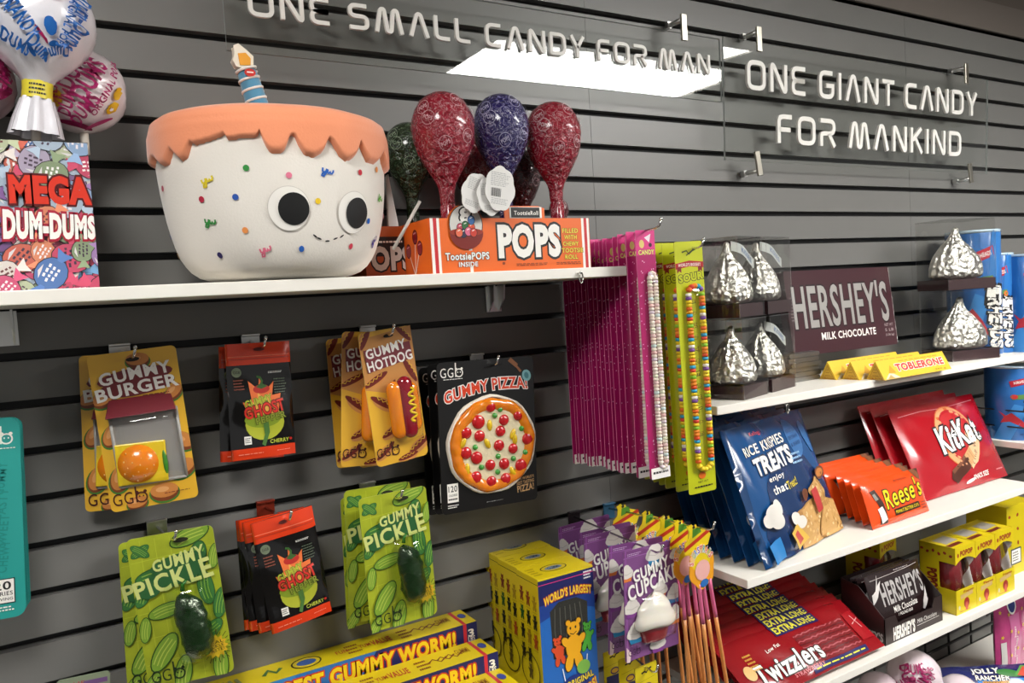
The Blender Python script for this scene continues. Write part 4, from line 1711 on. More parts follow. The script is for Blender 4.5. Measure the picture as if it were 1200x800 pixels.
# ---- giant wrapped pops standing behind that box
def round_pop(px, py, rpx, Y, label, ink, texts, base='e9e2e4', blobs=None, tie=None, zb=ZT+.21):
    c = at(px, py, Y)
    r = rpx*pxsize(c)
    t = thing('giant_lollipop', label, 'lollipop', 'giant round lollipops in white wrappers', c)
    mb = MB()

    def fx(a, q, z):
        k = 1+.02*math.sin(6*a+z/r*3+px)+.014*math.sin(13*a-z/r*5)
        return (r*q*k*math.cos(a), r*q*k*math.sin(a), r*z)
    pr = [(max(.01, math.sin(PI*k/18)), math.cos(PI*k/18)) for k in range(19)]
    if tie:
        pr = [(max(.01, math.sin(PI*k/18)), math.cos(PI*k/18)) for k in range(13)]+[(.76, -.70), (.60, -.87), (.44, -1.02), (.32, -1.14), (.27, -1.22)]
    mb.lathe(pr, M(base, .22, coat=.7, bump=.35, bs=45), 40, fx)
    nrm = (CAMPOS-c).normalized()
    a0 = math.atan2(nrm.y, nrm.x)

    def fm(x, z, l):
        e = z/r*.95
        q, zz_ = math.cos(e), math.sin(e)
        if tie and zz_ < -.5:
            q = max(q, .87-(-.5-zz_)*.8)
        p = fx(a0+x/r, q, zz_)
        n = Vector((math.cos(a0+x/r)*q, math.sin(a0+x/r)*q, zz_)).normalized()
        return tuple(Vector(p)+n*(.0022+l))
    S_ = r*3.0
    A = Art(S_, S_, fm, .0003)
    m_ = M(ink, .3)
    for b_ in blobs or []:
        u, v, a, b2, c_, ro = b_
        A.ell(u, v, a*r, b2*r, M(c_, .3), ro)
    for s, u, v, w_, h_, ro in texts:
        A.text(s, u, v, w_, h_, m_, rot=ro, bold=.03)
    A.put(mb, cut=r*.2)
    mb.build('wrapper', t)
    if tie:
        mb = MB()
        mb.lathe([(.275, -1.20), (.265, -1.35), (.275, -1.55)], M('e3d23a', .4), 20, lambda a, q, z: (r*q*math.cos(a), r*q*math.sin(a), r*z))
        A = Art(.05, .02, lambda x, z, l: (r*.275*math.cos(a0+x/(r*.27)), r*.275*math.sin(a0+x/(r*.27)), r*-1.38+z), .0001)
        A.lines_of_print(.3, .05, .8, .95, 3, INK)
        A.put(mb, cut=.006)
        mb.build('yellow_tie', t)
        mb = MB()
        mb.lathe([(.265, -1.53), (.31, -1.7), (.38, -1.95), (.44, -2.25)], M(base, .25, coat=.6, bump=.4, bs=50), 36, lambda a, q, z: (r*q*(1+.16*math.sin(7*a))*math.cos(a), r*q*(1+.16*math.sin(7*a))*math.sin(a), r*z))
        mb.build('wrapper_skirt', t)
    if tie:
        t.rotation_euler = rad(0, 6, 0)
    mb = MB()
    mb.tube([(0, 0, -r*.9), (0, 0, zb-c.z)], .006, M('e4ddd0', .6), 8)
    mb.build('stick', t)
    return t


BL = '1f62b0'
round_pop(46, 26, 59, -.155, 'giant white lollipop with blue COTTON CANDY lettering and yellow tie at the top left', BL,
          [('COTTON', .30, .44, .24, .10, -58), ('CANDY', .42, .60, .22, .09, -55), ('Dum-Dums', .76, .55, .36, .12, -100), ('ORIGINAL POPS', .675, .55, .36, .05, -101), ('Dum', .52, .76, .16, .10, -40), ('POPS', .22, .62, .2, .10, -95), ('Dum', .66, .76, .14, .09, -150), ('DUMS', .36, .75, .2, .09, -35)],
          'e4e2e8', [(.53, .36, .40, .30, 'c01a6a', 0), (.575, .615, .11, .18, '1f62b0', 15), (.53, .68, .03, .2, 'b01a5a', 40), (.61, .72, .10, .06, '1f62b0', 20), (.46, .80, .06, .16, '1f62b0', 30), (.57, .82, .05, .2, '1f62b0', 10)], True, ZT+.21)
MG = '9a1f5a'
round_pop(94, 107, 49, -.085, 'giant white lollipop with magenta lettering behind the blue lettered one, top left', MG,
          [('DUM-', .46, .43, .28, .12, 66), ('DUMS', .57, .48, .34, .13, 60), ('ORIGINAL POPS', .70, .53, .50, .05, 64), ('DUM-', .40, .66, .22, .10, 62), ('DUMS', .51, .72, .28, .11, 52), ('FLAVOR', .34, .50, .26, .05, 82)],
          'e8dcdf', [(.32, .64, .20, .13, 'd8a81c', 60), (.32, .64, .10, .06, 'c0704a', 60), (.79, .56, .18, .10, 'd8a81c', 60), (.76, .68, .19, .12, 'd8a81c', 50), (.76, .68, .10, .05, 'e8dcdf', 50), (.30, .45, .14, .08, 'd8a81c', 80), (.43, .86, .7, .09, '8a1a4a', -14), (.66, .84, .5, .07, 'b0306a', 30)], None)
round_pop(-34, 98, 46, -.10, 'giant magenta and white lollipop cut off at the left edge above the MEGA box', MG,
          [('DUMS', .62, .38, .34, .14, 80), ('DUM', .70, .56, .28, .12, 70), ('POPS', .78, .46, .28, .1, 84)], 'e2c8d2', [(.72, .64, .4, .14, 'b0306a', 30), (.76, .42, .10, .3, 'b0306a', 10)], None)

# ================================================================== long worm boxes and bear boxes, lower left
YEL = M('dcc416', .35, coat=.2, name='box_yellow')
NAVY = M('20245c', .35)


def worm_box(x1, yf, zt, label, first=None):
    w, d, h = .56, .072, .048
    if first:
        return dup(first, label, (x1-w/2, yf+d/2, zt-h))
    t = thing('gummy_worm_box', label, 'candy box', 'long gummy worm boxes', (x1-w/2, yf+d/2, zt-h))
    mb = MB()
    mb.box((0, 0, h/2), (w, d, h), YEL, faces={'x+': M('1a1d48', .4)})
    A = Art(w, h, lambda x, z, l: (x, -d/2-l, z+h/2))
    A.rect(0, 0, 1, 1, M('2f7cc0', .35))
    A.poly([(0.55, 1), (.62, 0), (1, 0), (1, 1)], NAVY)
    A.poly([(.35, .0), (.62, 0), (.55, 1), (.3, 1)], M('2a6ab0', .35))
    A.rect(.945, 0, .958, 1, M('c82a3a', .35))
    A.text("WORLD'S LARGEST GUMMY WORM!", .40, .50, 1.02, .60, M('ecc81e', .35), bold=.05, out=M('c8381c', .35), ow=.12)
    A.line([(.3, .92), (.90, .90)], .0012, PAPER)
    A.text('3', .975, .42, .02, .3, PAPER, bold=.03)
    A.text('LBS', .976, .68, .026, .22, PAPER, bold=.03)
    A.put(mb)
    A = Art(w, d, lambda x, z, l: (x, z, h+l))
    dk = M('8a4a1a', .4)
    A.rect(.945, 0, .958, 1, M('c82a3a', .35))
    for u in (.80, .83, .86):
        A.line([(u-.03, .5), (u-.01, .35), (u+.01, .6), (u+.04, .4)], .004, M('7a3a20', .35))
    A.text('GUMMI', .90, .4, .05, .3, dk)
    A.text('VALUE', .66, .5, .07, .3, M('b83a28', .35), bold=.03)
    A.text('YUM', .60, .5, .04, .2, M('b83a28', .35))
    for u in (.56, .75):
        A.lines_of_print(u-.025, .2, u+.025, .8, 3, dk)
    A.text('FUN', .52, .5, .04, .2, M('b83a28', .35))
    A.ell(.40, .5, .028, .022, INK)
    A.ell(.40, .5, .025, .019, M('d8c022', .35))
    A.ell(.40, .5, .018, .012, M('3a5a9a', .35))
    A.line([(.26, .6), (.28, .35), (.30, .6), (.32, .4)], .008, M('3f6a3a', .35))
    A.ell(.975, .45, .008, .012, M('3a4a9a', .35))
    for u in (.14, .16, .18):
        A.line([(u, .3), (u+.01, .7)], .006, M('8a8a5a', .35))
    A.put(mb)
    mb.build('printed_carton', t, .0008)
    return t


wb = worm_box(.692, -.075, .904, 'uppermost long yellow gummy worm box, beneath the pickle pack')
worm_box(.692, -.158, .872, 'middle long yellow gummy worm box of the stepped three', wb)
worm_box(.692, -.232, .839, 'lowest long yellow gummy worm box, mostly cut by the bottom edge', wb)
for yf, zt, nm in ((-.075, .904, 'tallest'), (-.158, .872, 'middle'), (-.232, .839, 'lowest')):
    mb = MB()
    z1 = zt-.048
    mb.box((.692-.28, yf+.036, (.679+z1)/2), (.55, .070, z1-.680), M('d8d4cc', .5))
    tag(mb.build('display_riser', bevel=.002), nm+' plain white riser block hidden beneath a long gummy worm box', 'stand')


def bear(A, u, v, s, mat, rot=0, line=None):
    for m_, g in (((line, 1.16), (mat, 1)) if line else ((mat, 1),)):
        c, d = math.cos(math.radians(rot)), math.sin(math.radians(rot))
        for x, z, rx, rz, r in ((0, -.1, .30, .40, 0), (0, .48, .25, .23, 0), (-.2, .70, .09, .09, 0), (.2, .70, .09, .09, 0), (-.30, .10, .12, .2, 40), (.30, .10, .12, .2, -40), (-.18, -.58, .15, .28, -12), (.18, -.58, .15, .28, 12)):
            xx, zz_ = x*s, z*s
            A.ell(u+(xx*c-zz_*d)/A.w, v-(xx*d+zz_*c)/A.h, (rx*s)+(s*.03 if g > 1 else 0), rz*s+(s*.03 if g > 1 else 0), m_, rot+r, 14)


def bear_box(label):
    w, d, h = .131, .079, .328
    t = thing('gummy_bear_box', label, 'candy box', 'tall gummy bear boxes')
    mb = MB()
    blue = M('2467b8', .3, coat=.3)
    mb.box((0, 0, h/2), (w, d, h), YEL, faces={'y-': blue, 'x+': M('2a3a78', .35)})
    A = Art(w, h, lambda x, z, l: (x, -d/2-l, z+h/2), .00003)
    A.rect(0, 0, 1, .16, NAVY)
    A.poly([(0, .16), (1, .16), (1, .26), (.5, .2), (0, .26)], M('1f3f8c', .3))
    A.rect(0, 0, 1, .012, YEL)
    A.line([(0, .038), (1, .038)], .0014, M('d83a78', .35))
    A.lines_of_print(.82, .02, .98, .075, 3, PAPER)
    A.text("WORLD'S LARGEST", .52, .125, .86, .05, M('ecd03a', .35), bold=.03, out=M('c8381c', .35), ow=.09, arc=.028, shear=0)
    A.poly([(.18, .21), (.34, .165), (.66, .165), (.86, .21), (.84, .50), (.20, .50)], M('2a2a26', .15, coat=1))
    for q in range(6):
        A.line([(.27+.09*q, .20), (.25+.1*q, .33), (.28+.09*q, .46)], .0018, M('57574f', .2))
    for u, v, s, c1, c2, ro in ((.30, .455, .036, 'd8502a', '2a1208', 6), (.82, .42, .036, '4fa83a', '0f2a10', -4), (.565, .44, .062, 'e8a81e', '3a2408', -2)):
        bear(A, u, v, s, M(c1, .3), ro, M(c2, .35))
        e = s/A.w
        for q in (-.1, .1):
            A.ell(u+q*e, v-s*.52/A.h, s*.035, s*.05, INK, n=8)
        A.line([(u-.13*e, v-s*.36/A.h), (u, v-s*.30/A.h), (u+.13*e, v-s*.37/A.h)], s*.03, INK)
    A.line([(.34, .57), (.39, .68)], .002, PAPER)
    A.line([(.80, .53), (.76, .64)], .002, PAPER)
    A.ell(.55, .72, .036, .03, M('1a2f78', .35))
    A.ell(.72, .60, .016, .014, M('7ab04a', .35))
    A.ell(.48, .73, .008, .02, M('7ab04a', .35), 20)
    A.text('THE ORIGINAL', .53, .675, .72, .038, M('ecd03a', .35), rot=6, bold=.03, out=INK, ow=.08, arc=-.008)
    A.text('GUMMI BEARS!', .55, .755, .80, .045, M('ecd03a', .35), rot=10, bold=.03, out=M('c8381c', .35), ow=.09, arc=-.03)
    A.put(mb)
    A = Art(d, h, lambda x, z, l: (-w/2-l, -x, z+h/2), .00003)
    A.line([(0, .035), (1, .035)], .0012, INK)
    cs = ['7a2a18', '8a3a18', 'a88a1c', '2a5a24', '1a2010', '1a1a10', '1a1a10', '9a7a1a', 'a84a18', '20200f', '20200f', '9a801c', '2a1a10', '3a1a10', '8a7a1a']
    for k in range(11):
        i, j = k % 3, k//3
        bear(A, .2+.3*i, .13+.115*j+.012*i, .0185, M(cs[k], .35))
        A.lines_of_print(.1+.3*i, .185+.115*j+.012*i, .32+.3*i, .191+.115*j+.012*i, 1, M('8a7a10', .4), False)
    ring = [(.5+.42*math.cos(q*PI/14), .58+.42*A.w/A.h*math.sin(q*PI/14)) for q in range(29)]
    A.line(ring, .003, M('3a3010', .4))
    bear(A, .5, .585, .019, M('5a4a14', .4))
    A.put(mb)
    A = Art(w, d, lambda x, z, l: (x, z, h+l))
    A.ell(.48, .5, .030, .018, INK)
    A.ell(.48, .5, .0275, .0155, M('c8b020', .35))
    A.ell(.48, .5, .020, .0095, M('7a8a9a', .35))
    A.text('GUMMI', .48, .5, .2, .14, INK)
    A.lines_of_print(.05, .2, .2, .8, 4, M('a89010', .4))
    A.put(mb)
    mb.build('printed_carton', t, .0008)
    return t


bb_ = bear_box('front tall yellow and blue gummy bear box with window, before two others')
bb_.location = (.829, -.203+.0395, 1.007-.328)
dup(bb_, 'middle tall gummy bear box of three, only its yellow top and side showing', (.832, -.122+.0395, 1.007-.328))
dup(bb_, 'rear tall gummy bear box of three, nearest the slat wall', (.835, -.041+.0395, 1.007-.328))

# ================================================================== pink candy necklace cards
PINK = M('a8175f', .3, coat=.5, var=.06, vs=25)


def beads(mb, x, y, z0, z1, n, cols, r=.0052):
    for k in range(n):
        z = z0+(z1-z0)*(k+.5)/n
        hz = (z1-z0)/n*.5
        m_ = cols[k % len(cols)]
        mb.lathe([(.0006, hz), (r*.8, hz*.95), (r, hz*.4), (r, -hz*.4), (r*.8, -hz*.95), (.0006, -hz)], m_, 10, lambda a, q, zz_: (x+q*math.cos(a), y+q*math.sin(a), z+zz_))


PASTEL = [M(c, .55) for c in ('e6d9cc', 'e4cfc4', 'e8dccb', 'dccbd4', 'e2d6c8', 'e3b8b2', 'e8dccb', 'c8d8d4', 'e6d9cc', 'e4d0bc', 'e0c0bc', 'e8dccb', 'dfe0c4', 'e6d9cc')]


def necklace_card(label):
    w, h = .046, .480
    t = thing('candy_necklace_card', label, 'candy pack', 'pink candy necklace cards')
    mb = MB()
    mb.plate(w, h, .0012, .004, PINK, M('e48ab4', .4))
    A = Art(w, h, front(-.0006))
    A.rect(0, 0, 1, .10, M('d83a84', .3, coat=.5))
    A.poly([(.45, .03), (.8, .015), (.7, .05)], M('e8d8e0', .35))
    A.ell(.75, .06, .004, .004, M('3a0a20', .5))
    A.ell(.3, .055, .006, .008, M('d8c070', .35))
    A.text('CANDY', .52, .088, .8, .018, M('e6d87a', .35), bold=.04, out=M('7a1040', .4), ow=.1)
    rnd = random.Random(4)
    wm = M('e6b0cc', .35)
    for k in range(90):
        A.ell(rnd.random(), .12+.83*rnd.random(), .0013, .0013, wm, n=6)
    A.rect(0, .955, 1, 1, PAPER)
    A.lines_of_print(.1, .965, .9, .985, 1, INK, False)
    A.put(mb)
    mb.build('backing_card', t)
    mb = MB()
    beads(mb, .001, -.0058, -.212, .150, 56, PASTEL, .0054)
    mb.build('bead_string', t)
    mb = MB()
    beads(mb, .0145, -.0058, -.212, .150, 56, PASTEL[5:]+PASTEL[:5], .0054)
    mb.build('bead_string', t)
    for z, s in ((.150, 1), (-.212, -1)):
        mb = MB()
        for q in range(5):
            a = PI*q/4
            mb.ball((.00775+.0065*math.cos(a), -.0055, z+s*.008*math.sin(a)), .0048, .0044, .004, PASTEL[q], 8, 6)
        mb.build('bead_loop', t)
    mb = MB()
    mb.grid(6, 24, lambda a, b: (-.0075+.0295*a, -.0008-.0105*max(0, math.sin(PI*a))**.5*max(0, math.sin(PI*b))**.1, -.222+.386*b), CLEAR)
    mb.build('blister', t)
    return t


NX = .997
nk = necklace_card('pink candy necklace card at the front of its long row, both bead strings in view')
ys = [-.300, -.272, -.250, -.226, -.208, -.191, -.176, -.162, -.148, -.134, -.121, -.108, -.095, -.082, -.069, -.056, -.043, -.030]
rnd = random.Random(8)
for k, y in enumerate(ys):
    o = nk if k == 0 else dup(nk, 'pink candy necklace card, %s from the front of its row beside the white shelf' % ORD[k])
    tw = rad(rnd.uniform(-1, 3) if k else -2)[0]
    o.location = ((.993, .988)[k] if k < 2 else 1.0045+rnd.uniform(-.001, .003), y, 1.423-.0005*k+(.0 if k < 2 else rnd.uniform(-.004, .003)))
    o.rotation_euler = (0, rad(rnd.uniform(-.4, .4) if k else -.8)[0], tw)
hook(1.003, G0-5*PITCH, (.990, -.330, G0-5*PITCH+.006), 'long peg hook carrying the row of pink candy necklace cards')

# ---- yellow sour necklace cards
LIME = M('bcc21a', .3, coat=.5)
SOURC = [M(c, .5) for c in ('e0641a', 'e8c81c', 'e8c81c', '7a4a9a', 'e6e2d8', 'e8c81c', '2a9ac0', 'd84a1c', 'e8861c', 'e8861c', '8ac02a', 'e8c81c', 'd8402a', '2a9ac0', 'e0a01c')]


def sour_card(label):
    w, h = .070, .505
    t = thing('sour_candy_card', label, 'candy pack', 'yellow sour necklace cards')
    mb = MB()
    mb.plate(w, h, .0012, .005, LIME, M('d0d25a', .4))
    A = Art(w, h, front(-.0006))
    bl = INK
    A.line([(.25, .042), (.42, .036), (.5, .05), (.62, .038), (.8, .028)], .003, M('3a4a10', .4))
    A.line([(.4, .055), (.75, .025)], .0022, M('2a3a10', .4))
    rd = M('a81a20', .35)
    A.poly([(.0, .085), (.5, .075), (1, .082), (1, .105), (.5, .098), (.0, .108)], rd)
    A.poly([(.05, .10), (.2, .098), (.2, .122), (.12, .114), (.05, .124)], M('7a1018', .35))
    A.poly([(.8, .098), (.95, .10), (.95, .122), (.88, .114), (.8, .122)], M('7a1018', .35))
    A.text("WORLD'S BIGGEST", .5, .091, .8, .012, PAPER, arc=.002)
    A.text('SOUR', .52, .140, .84, .028, LIME, rot=6, bold=.05, out=bl, ow=.11)
    for k in range(12):
        A.text('CANDYNECKLACE'[k], .57, .235+.048*k, .1, .018, M('d8c81c', .35), rot=-80, bold=.02, out=bl, ow=.09)
    A.ell(.5, .93, .009, .007, M('d86a1c', .35))
    A.text('NET WT', .52, .955, .36, .008, bl)
    A.lines_of_print(.2, .968, .85, .98, 1, bl, False)
    A.put(mb)
    mb.build('backing_card', t)
    for x, c0 in ((-.012, 0), (.021, 6)):
        mb = MB()
        beads(mb, x, -.007, -.190, .150, 50, SOURC[c0:]+SOURC[:c0], .0062)
        mb.build('bead_string', t)
    for z, s in ((.150, 1), (-.190, -1)):
        mb = MB()
        for q in range(1, 6):
            a = PI*q/6
            mb.ball((.0045+.0165*math.cos(a), -.007, z+s*.014*math.sin(a)), .0066, .0062, .0055, SOURC[(q*3) % 15 if s > 0 else 1], 8, 6)
        mb.build('bead_loop', t)
    mb = MB()
    mb.grid(6, 24, lambda a, b: (-.022+.054*a, -.0008-.0145*max(0, math.sin(PI*a))**.5*max(0, math.sin(PI*b))**.1, -.212+.382*b), CLEAR)
    mb.build('blister', t)
    return t


sc = sour_card('yellow sour necklace card at the front of its row, left of the foil kisses')
hang(sc, .070, (790, 291), (807, 573), -.300, rad(-4)[0])
sx, sz_ = sc.location.x, sc.location.z
for k, (y, dx, r) in enumerate(((-.268, -.002, -3), (-.238, -.004, -1), (-.214, .0, -2), (-.190, .003, 2), (-.165, .002, 0))):
    o = dup(sc, 'yellow sour necklace card, %s from the front of its row' % ORD[k+1], (sx+dx, y, sz_+.002*k), (0, sc.rotation_euler.y*.8, rad(r)[0]))
hook(sx+.004, G0-5*PITCH, (sx+.006, -.318, sz_+.238), 'peg hook carrying the yellow sour necklace cards')


# ================================================================== cupcake cards
def printed_cupcake(A, u, v, s, base):
    A.poly([(u-.10*s, v+.01*s), (u+.10*s, v+.01*s), (u+.07*s, v+.07*s), (u-.07*s, v+.07*s)], M(base, .35))
    wm = M('d9d3cc', .4)
    for dx, dz, r in ((0, .0, .016), (-.05, .012, .010), (.05, .012, .010), (0, -.03, .011), (.0, -.055, .006)):
        A.ell(u+dx*s, v+dz*s, r*s, r*.62*s, wm)
    A.line([(u-.08*s, v+.0), (u, v+.012*s), (u+.08*s, v-.002)], .0008, M('a8a29c', .4))


def make_cupcake(label):
    w, h = .146, .220
    t = thing('gummy_cupcake_pack', label, 'candy pack', 'gummy cupcake packs')
    mb = MB()
    mb.plate(w, h, .0016, .004, M('744079', .28, coat=.6), M('8a5a92', .4))
    A = Art(w, h, front(-.0008))
    A.rect(0, .06, 1, 1, M('7c4a82', .3, coat=.5))
    A.rect(0, .06, .94, .068, M('9a62a4', .3))
    A.rect(.03, .0, .05, 1, M('8f5298', .3))
    for u, v, s, c in ((.58, .085, 1.5, '2a86b8'), (.05, .20, 1.1, 'd8783a'), (.97, .14, 1.0, '8a3a6a'), (.13, .52, 1.3, '7f3c8a'), (.66, .43, 1.2, 'd8783a'), (.93, .50, 1.3, '2a78b0'), (.18, .75, 1.4, '2a86b8'), (.93, .70, 1.3, 'd8783a'), (.58, .91, 1.3, '7f3c8a')):
        printed_cupcake(A, u, v, s, c)
    A.text('GUMMY', .48, .21, .66, .105, PAPER, rot=9, bold=.03)
    A.text('CUPCAKE', .51, .335, .92, .135, PAPER, rot=10, bold=.03)
    A.poly([(0, .86), (.08, .92), (.06, 1), (0, 1)], M('e0c8c8', .4))
    ggb(A, .15, .92, .2, M('3a1a3a', .4))
    A.lines_of_print(.05, .02, .3, .05, 2, M('c8a8d0', .4))
    A.put(mb)
    mb.build('backing_card', t)
    mb = MB()
    cx, zb = .002, -.080
    cup = M('8c1420', .3, coat=.5)
    mb.lathe([(.0310, 0), (.0365, .016), (.0420, .034), (.001, .034)], cup, 44, lambda a, r, z: (cx+r*(1+.035*math.cos(22*a))*math.cos(a), -.002+min(0, r*.5*math.sin(a)), zb+z))
    mb.build('cup', t)
    mb = MB()
    ic = M('e6e0d3', .25, coat=.7, sss=.15)
    pr = [(.036, .029), (.049, .030), (.0545, .036), (.0535, .044), (.047, .054), (.0435, .060), (.0425, .067), (.0395, .073), (.030, .081), (.0185, .088), (.007, .0925), (.001, .0935)]
    mb.lathe(pr, ic, 40, lambda a, r, z: (cx+r*(1+.05*math.sin(3*a+z*70))*math.cos(a)-0, -.004+min(0, r*.5*math.sin(a)), zb+z+.003*math.sin(3*a+1)))
    mb.build('icing', t)
    mb = MB()
    mb.grid(10, 14, lambda a, b: (cx-.064+.128*a, -.001-.031*max(0, math.sin(PI*a))**.5*max(0, math.sin(PI*b))**.35, zb-.006+.108*b), CLEAR)
    mb.build('blister', t)
    return t


cc = make_cupcake('gummy cupcake pack in front of its row, whole white cupcake in view')
hang(cc, .146, (730, 648), (733, 775), -.258, rad(3)[0])
for k, (TL, BL_, Y, r) in enumerate((((713.5, 640), (713, 767), -.213, 2), ((684, 628), (688, 752), -.135, 4), ((678, 622), (682, 745), -.095, 2), ((654, 615), (661, 735), -.040, 3))):
    o = dup(cc, 'gummy cupcake pack, %s of five on their hook behind the front one' % ORD[k+1])
    hang(o, .146, TL, BL_, Y, rad(r)[0])
hook(.994, G0-13*PITCH, hole(cc, .220, .010)+Vector((0, -.016, .0)), 'long peg hook carrying the gummy cupcake packs', M('2a2226', .4, .5))

# ================================================================== sour straws with yellow headers
HEAD = M('e0c41a', .35, coat=.3)


def straw_pack(label):
    t = thing('sour_straw_pack', label, 'candy pack', 'sour straw packs with yellow headers')
    mb = MB()
    out = [(-.034, -.032), (-.030, -.012), (-.018, -.004), (-.014, .010), (-.017, .018), (-.004, .022), (.000, .014), (.008, .018), (.010, .008), (.020, .004), (.040, -.004), (.046, -.016), (.034, -.034)]
    mb.prism(out, -.0012, .0012, HEAD)
    A = Art(.1, .08, front(-.0012))
    A.poly([(.14, .74), (.92, .52), (.95, .62), (.16, .84)], M('b8301c', .35))
    A.poly([(.46, .36), (.66, .36), (.70, .52), (.42, .58)], M('4f8a2a', .35))
    A.ell(.5, .32, .004, .003, INK)
    A.put(mb)
    # round lower header with rainbow letters; the lower disc is left plain
    out = []
    for q in range(40):
        a = 2*PI*q/40
        r = .040*(1+.05*math.sin(6*a))
        out.append((.006+r*math.cos(a)*.92, -.072+r*1.12*math.sin(a)))
    mb.prism(out, -.0034, -.0014, M('e39a1c', .35, coat=.3))
    A = Art(.1, .1, lambda x, z, l: (x+.006, -.0034-l, z-.072))
    A.ell(.5, .34, .029, .022, HEAD)
    cl = ['c8322a', 'e0862a', '3a8a3a', '2a6ab0', '7a3a9a', 'c8322a', '2a8a8a', 'c83a6a', '5a8a2a', 'c8322a']
    for k, ch in enumerate('SOURSTRAWS'):
        a = math.radians(158-136*k/9)
        A.text(ch, .5+.31*math.cos(a), .46-.34*math.sin(a), .055, .13, M(cl[k], .35), rot=math.degrees(a)-90, bold=.03, out=PAPER, ow=.09)
    A.ell(.5, .56, .022, .021, M('e2aaa2', .4))
    A.ell(.5, .84, .012, .008, M('2a6ab0', .4))
    A.put(mb)
    mb.build('header_card', t)
    for k, (x, y) in enumerate(((-.006, 0), (.010, .004), (.024, -.002))):
        mb = MB()
        n = 12
        pk, og = M('d8688f', .35, coat=.4), M('da8e4c', .35, coat=.4)
        z0, z1, zm = -.105, -.42, -.19
        b_ = (-.010, .004, .012)[k]
        mb.tube([(x+b_*q/6*.3, y, z0+(zm-z0)*q/6) for q in range(7)], .0042, pk, 8)
        mb.tube([(x+b_*(.3+.7*q/6), y, zm+(z1-zm)*q/6) for q in range(7)], .0042, og, 8)
        mb.build('straw', t)
    return t


sp = straw_pack('sour straw pack in front, yellow header in view beside the cupcakes')
tip = at(834, 623, -.325)
sp.location = (1.087, -.292, 1.050)
sp.rotation_euler = rad(0, -7, 4)
for k, (y, dx) in enumerate(((-.252, -.004), (-.205, .002), (-.150, -.004), (-.066, -.004))):
    dup(sp, 'sour straw pack, %s from the front along its hook' % ORD[k+1], (1.090+dx, y, 1.050-.001*k), rad(0, (-3, -6, -1, -4)[k], (6, -4, 9, 0)[k]))
hook(1.094, G0-13*PITCH, (1.098, -.322, 1.064), 'long peg hook carrying the sour straw packs', M('3a6a8a', .35, .5))

# ---- small yellow packs low down
PY2 = M('d8c414', .35, coat=.3)


def yellow_pack(label):
    w, h = .058, .11
    t = thing('yellow_candy_pack', label, 'candy pack', 'small yellow hanging packs')
    mb = MB()
    mb.plate(w, h, .002, .003, PY2)
    A = Art(w, h, front(-.001))
    A.line([(.28, .14), (.42, .12), (.5, .15), (.58, .10), (.74, .08)], .0035, INK)
    A.line([(.1, .30), (.9, .26)], .0006, M('8a7a10', .4))
    A.ell(.5, .42, .012, .008, M('4a2a5a', .4))
    A.ell(.5, .42, .009, .005, M('d8a82a', .4))
    A.rect(.1, .5, .9, .9, M('2a2a5a', .4))
    A.put(mb)
    mb.build('printed_pouch', t)
    return t


yp = yellow_pack('small yellow pack at the front of the row under the cupcake packs')
hang(yp, .058, (744, 790), (748, 838), -.228)
for k, (TL, Y) in enumerate((((725, 780), -.175), ((707, 771), -.12))):
    o = dup(yp, 'small yellow pack, %s from the front under the cupcake packs' % ORD[k+1])
    hang(o, .058, TL, (TL[0]+2, TL[1]+46), Y)
hook(yp.location.x, G0-16*PITCH, hole(yp, .11, .008)+Vector((0, -.016, 0)), 'peg hook carrying the small yellow packs', M('1a1a1a', .4, .5))

# ================================================================== right side: foil kisses in clear boxes
ZS2, ZS3, ZS4 = 1.292, .922, .631


def foil(name, bump=.7):
    m = bpy.data.materials.new(name)
    m.use_nodes = True
    nt = m.node_tree
    b = nt.nodes['Principled BSDF']
    b.inputs['Base Color'].default_value = lin('ece9e2')
    b.inputs['Metallic'].default_value = 1
    b.inputs['Roughness'].default_value = .32
    tc = nt.nodes.new('ShaderNodeTexCoord')
    v = nt.nodes.new('ShaderNodeTexVoronoi')
    v.inputs['Scale'].default_value = 70
    n = nt.nodes.new('ShaderNodeTexNoise')
    n.inputs['Scale'].default_value = 60
    n.inputs['Detail'].default_value = 5
    n.inputs['Distortion'].default_value = 1.2
    ad = nt.nodes.new('ShaderNodeMath')
    ad.operation = 'ADD'
    bp = nt.nodes.new('ShaderNodeBump')
    bp.inputs['Strength'].default_value = bump
    bp.inputs['Distance'].default_value = .008
    L = nt.links.new
    L(tc.outputs['Object'], v.inputs['Vector'])
    L(tc.outputs['Object'], n.inputs['Vector'])
    L(v.outputs['Distance'], ad.inputs[0])
    L(n.outputs[0], ad.inputs[1])
    L(ad.outputs[0], bp.inputs['Height'])
    L(bp.outputs[0], b.inputs['Normal'])
    return m


FOIL = foil('crumpled_silver_foil')
COCOA = M('3a2226', .4, coat=.2)


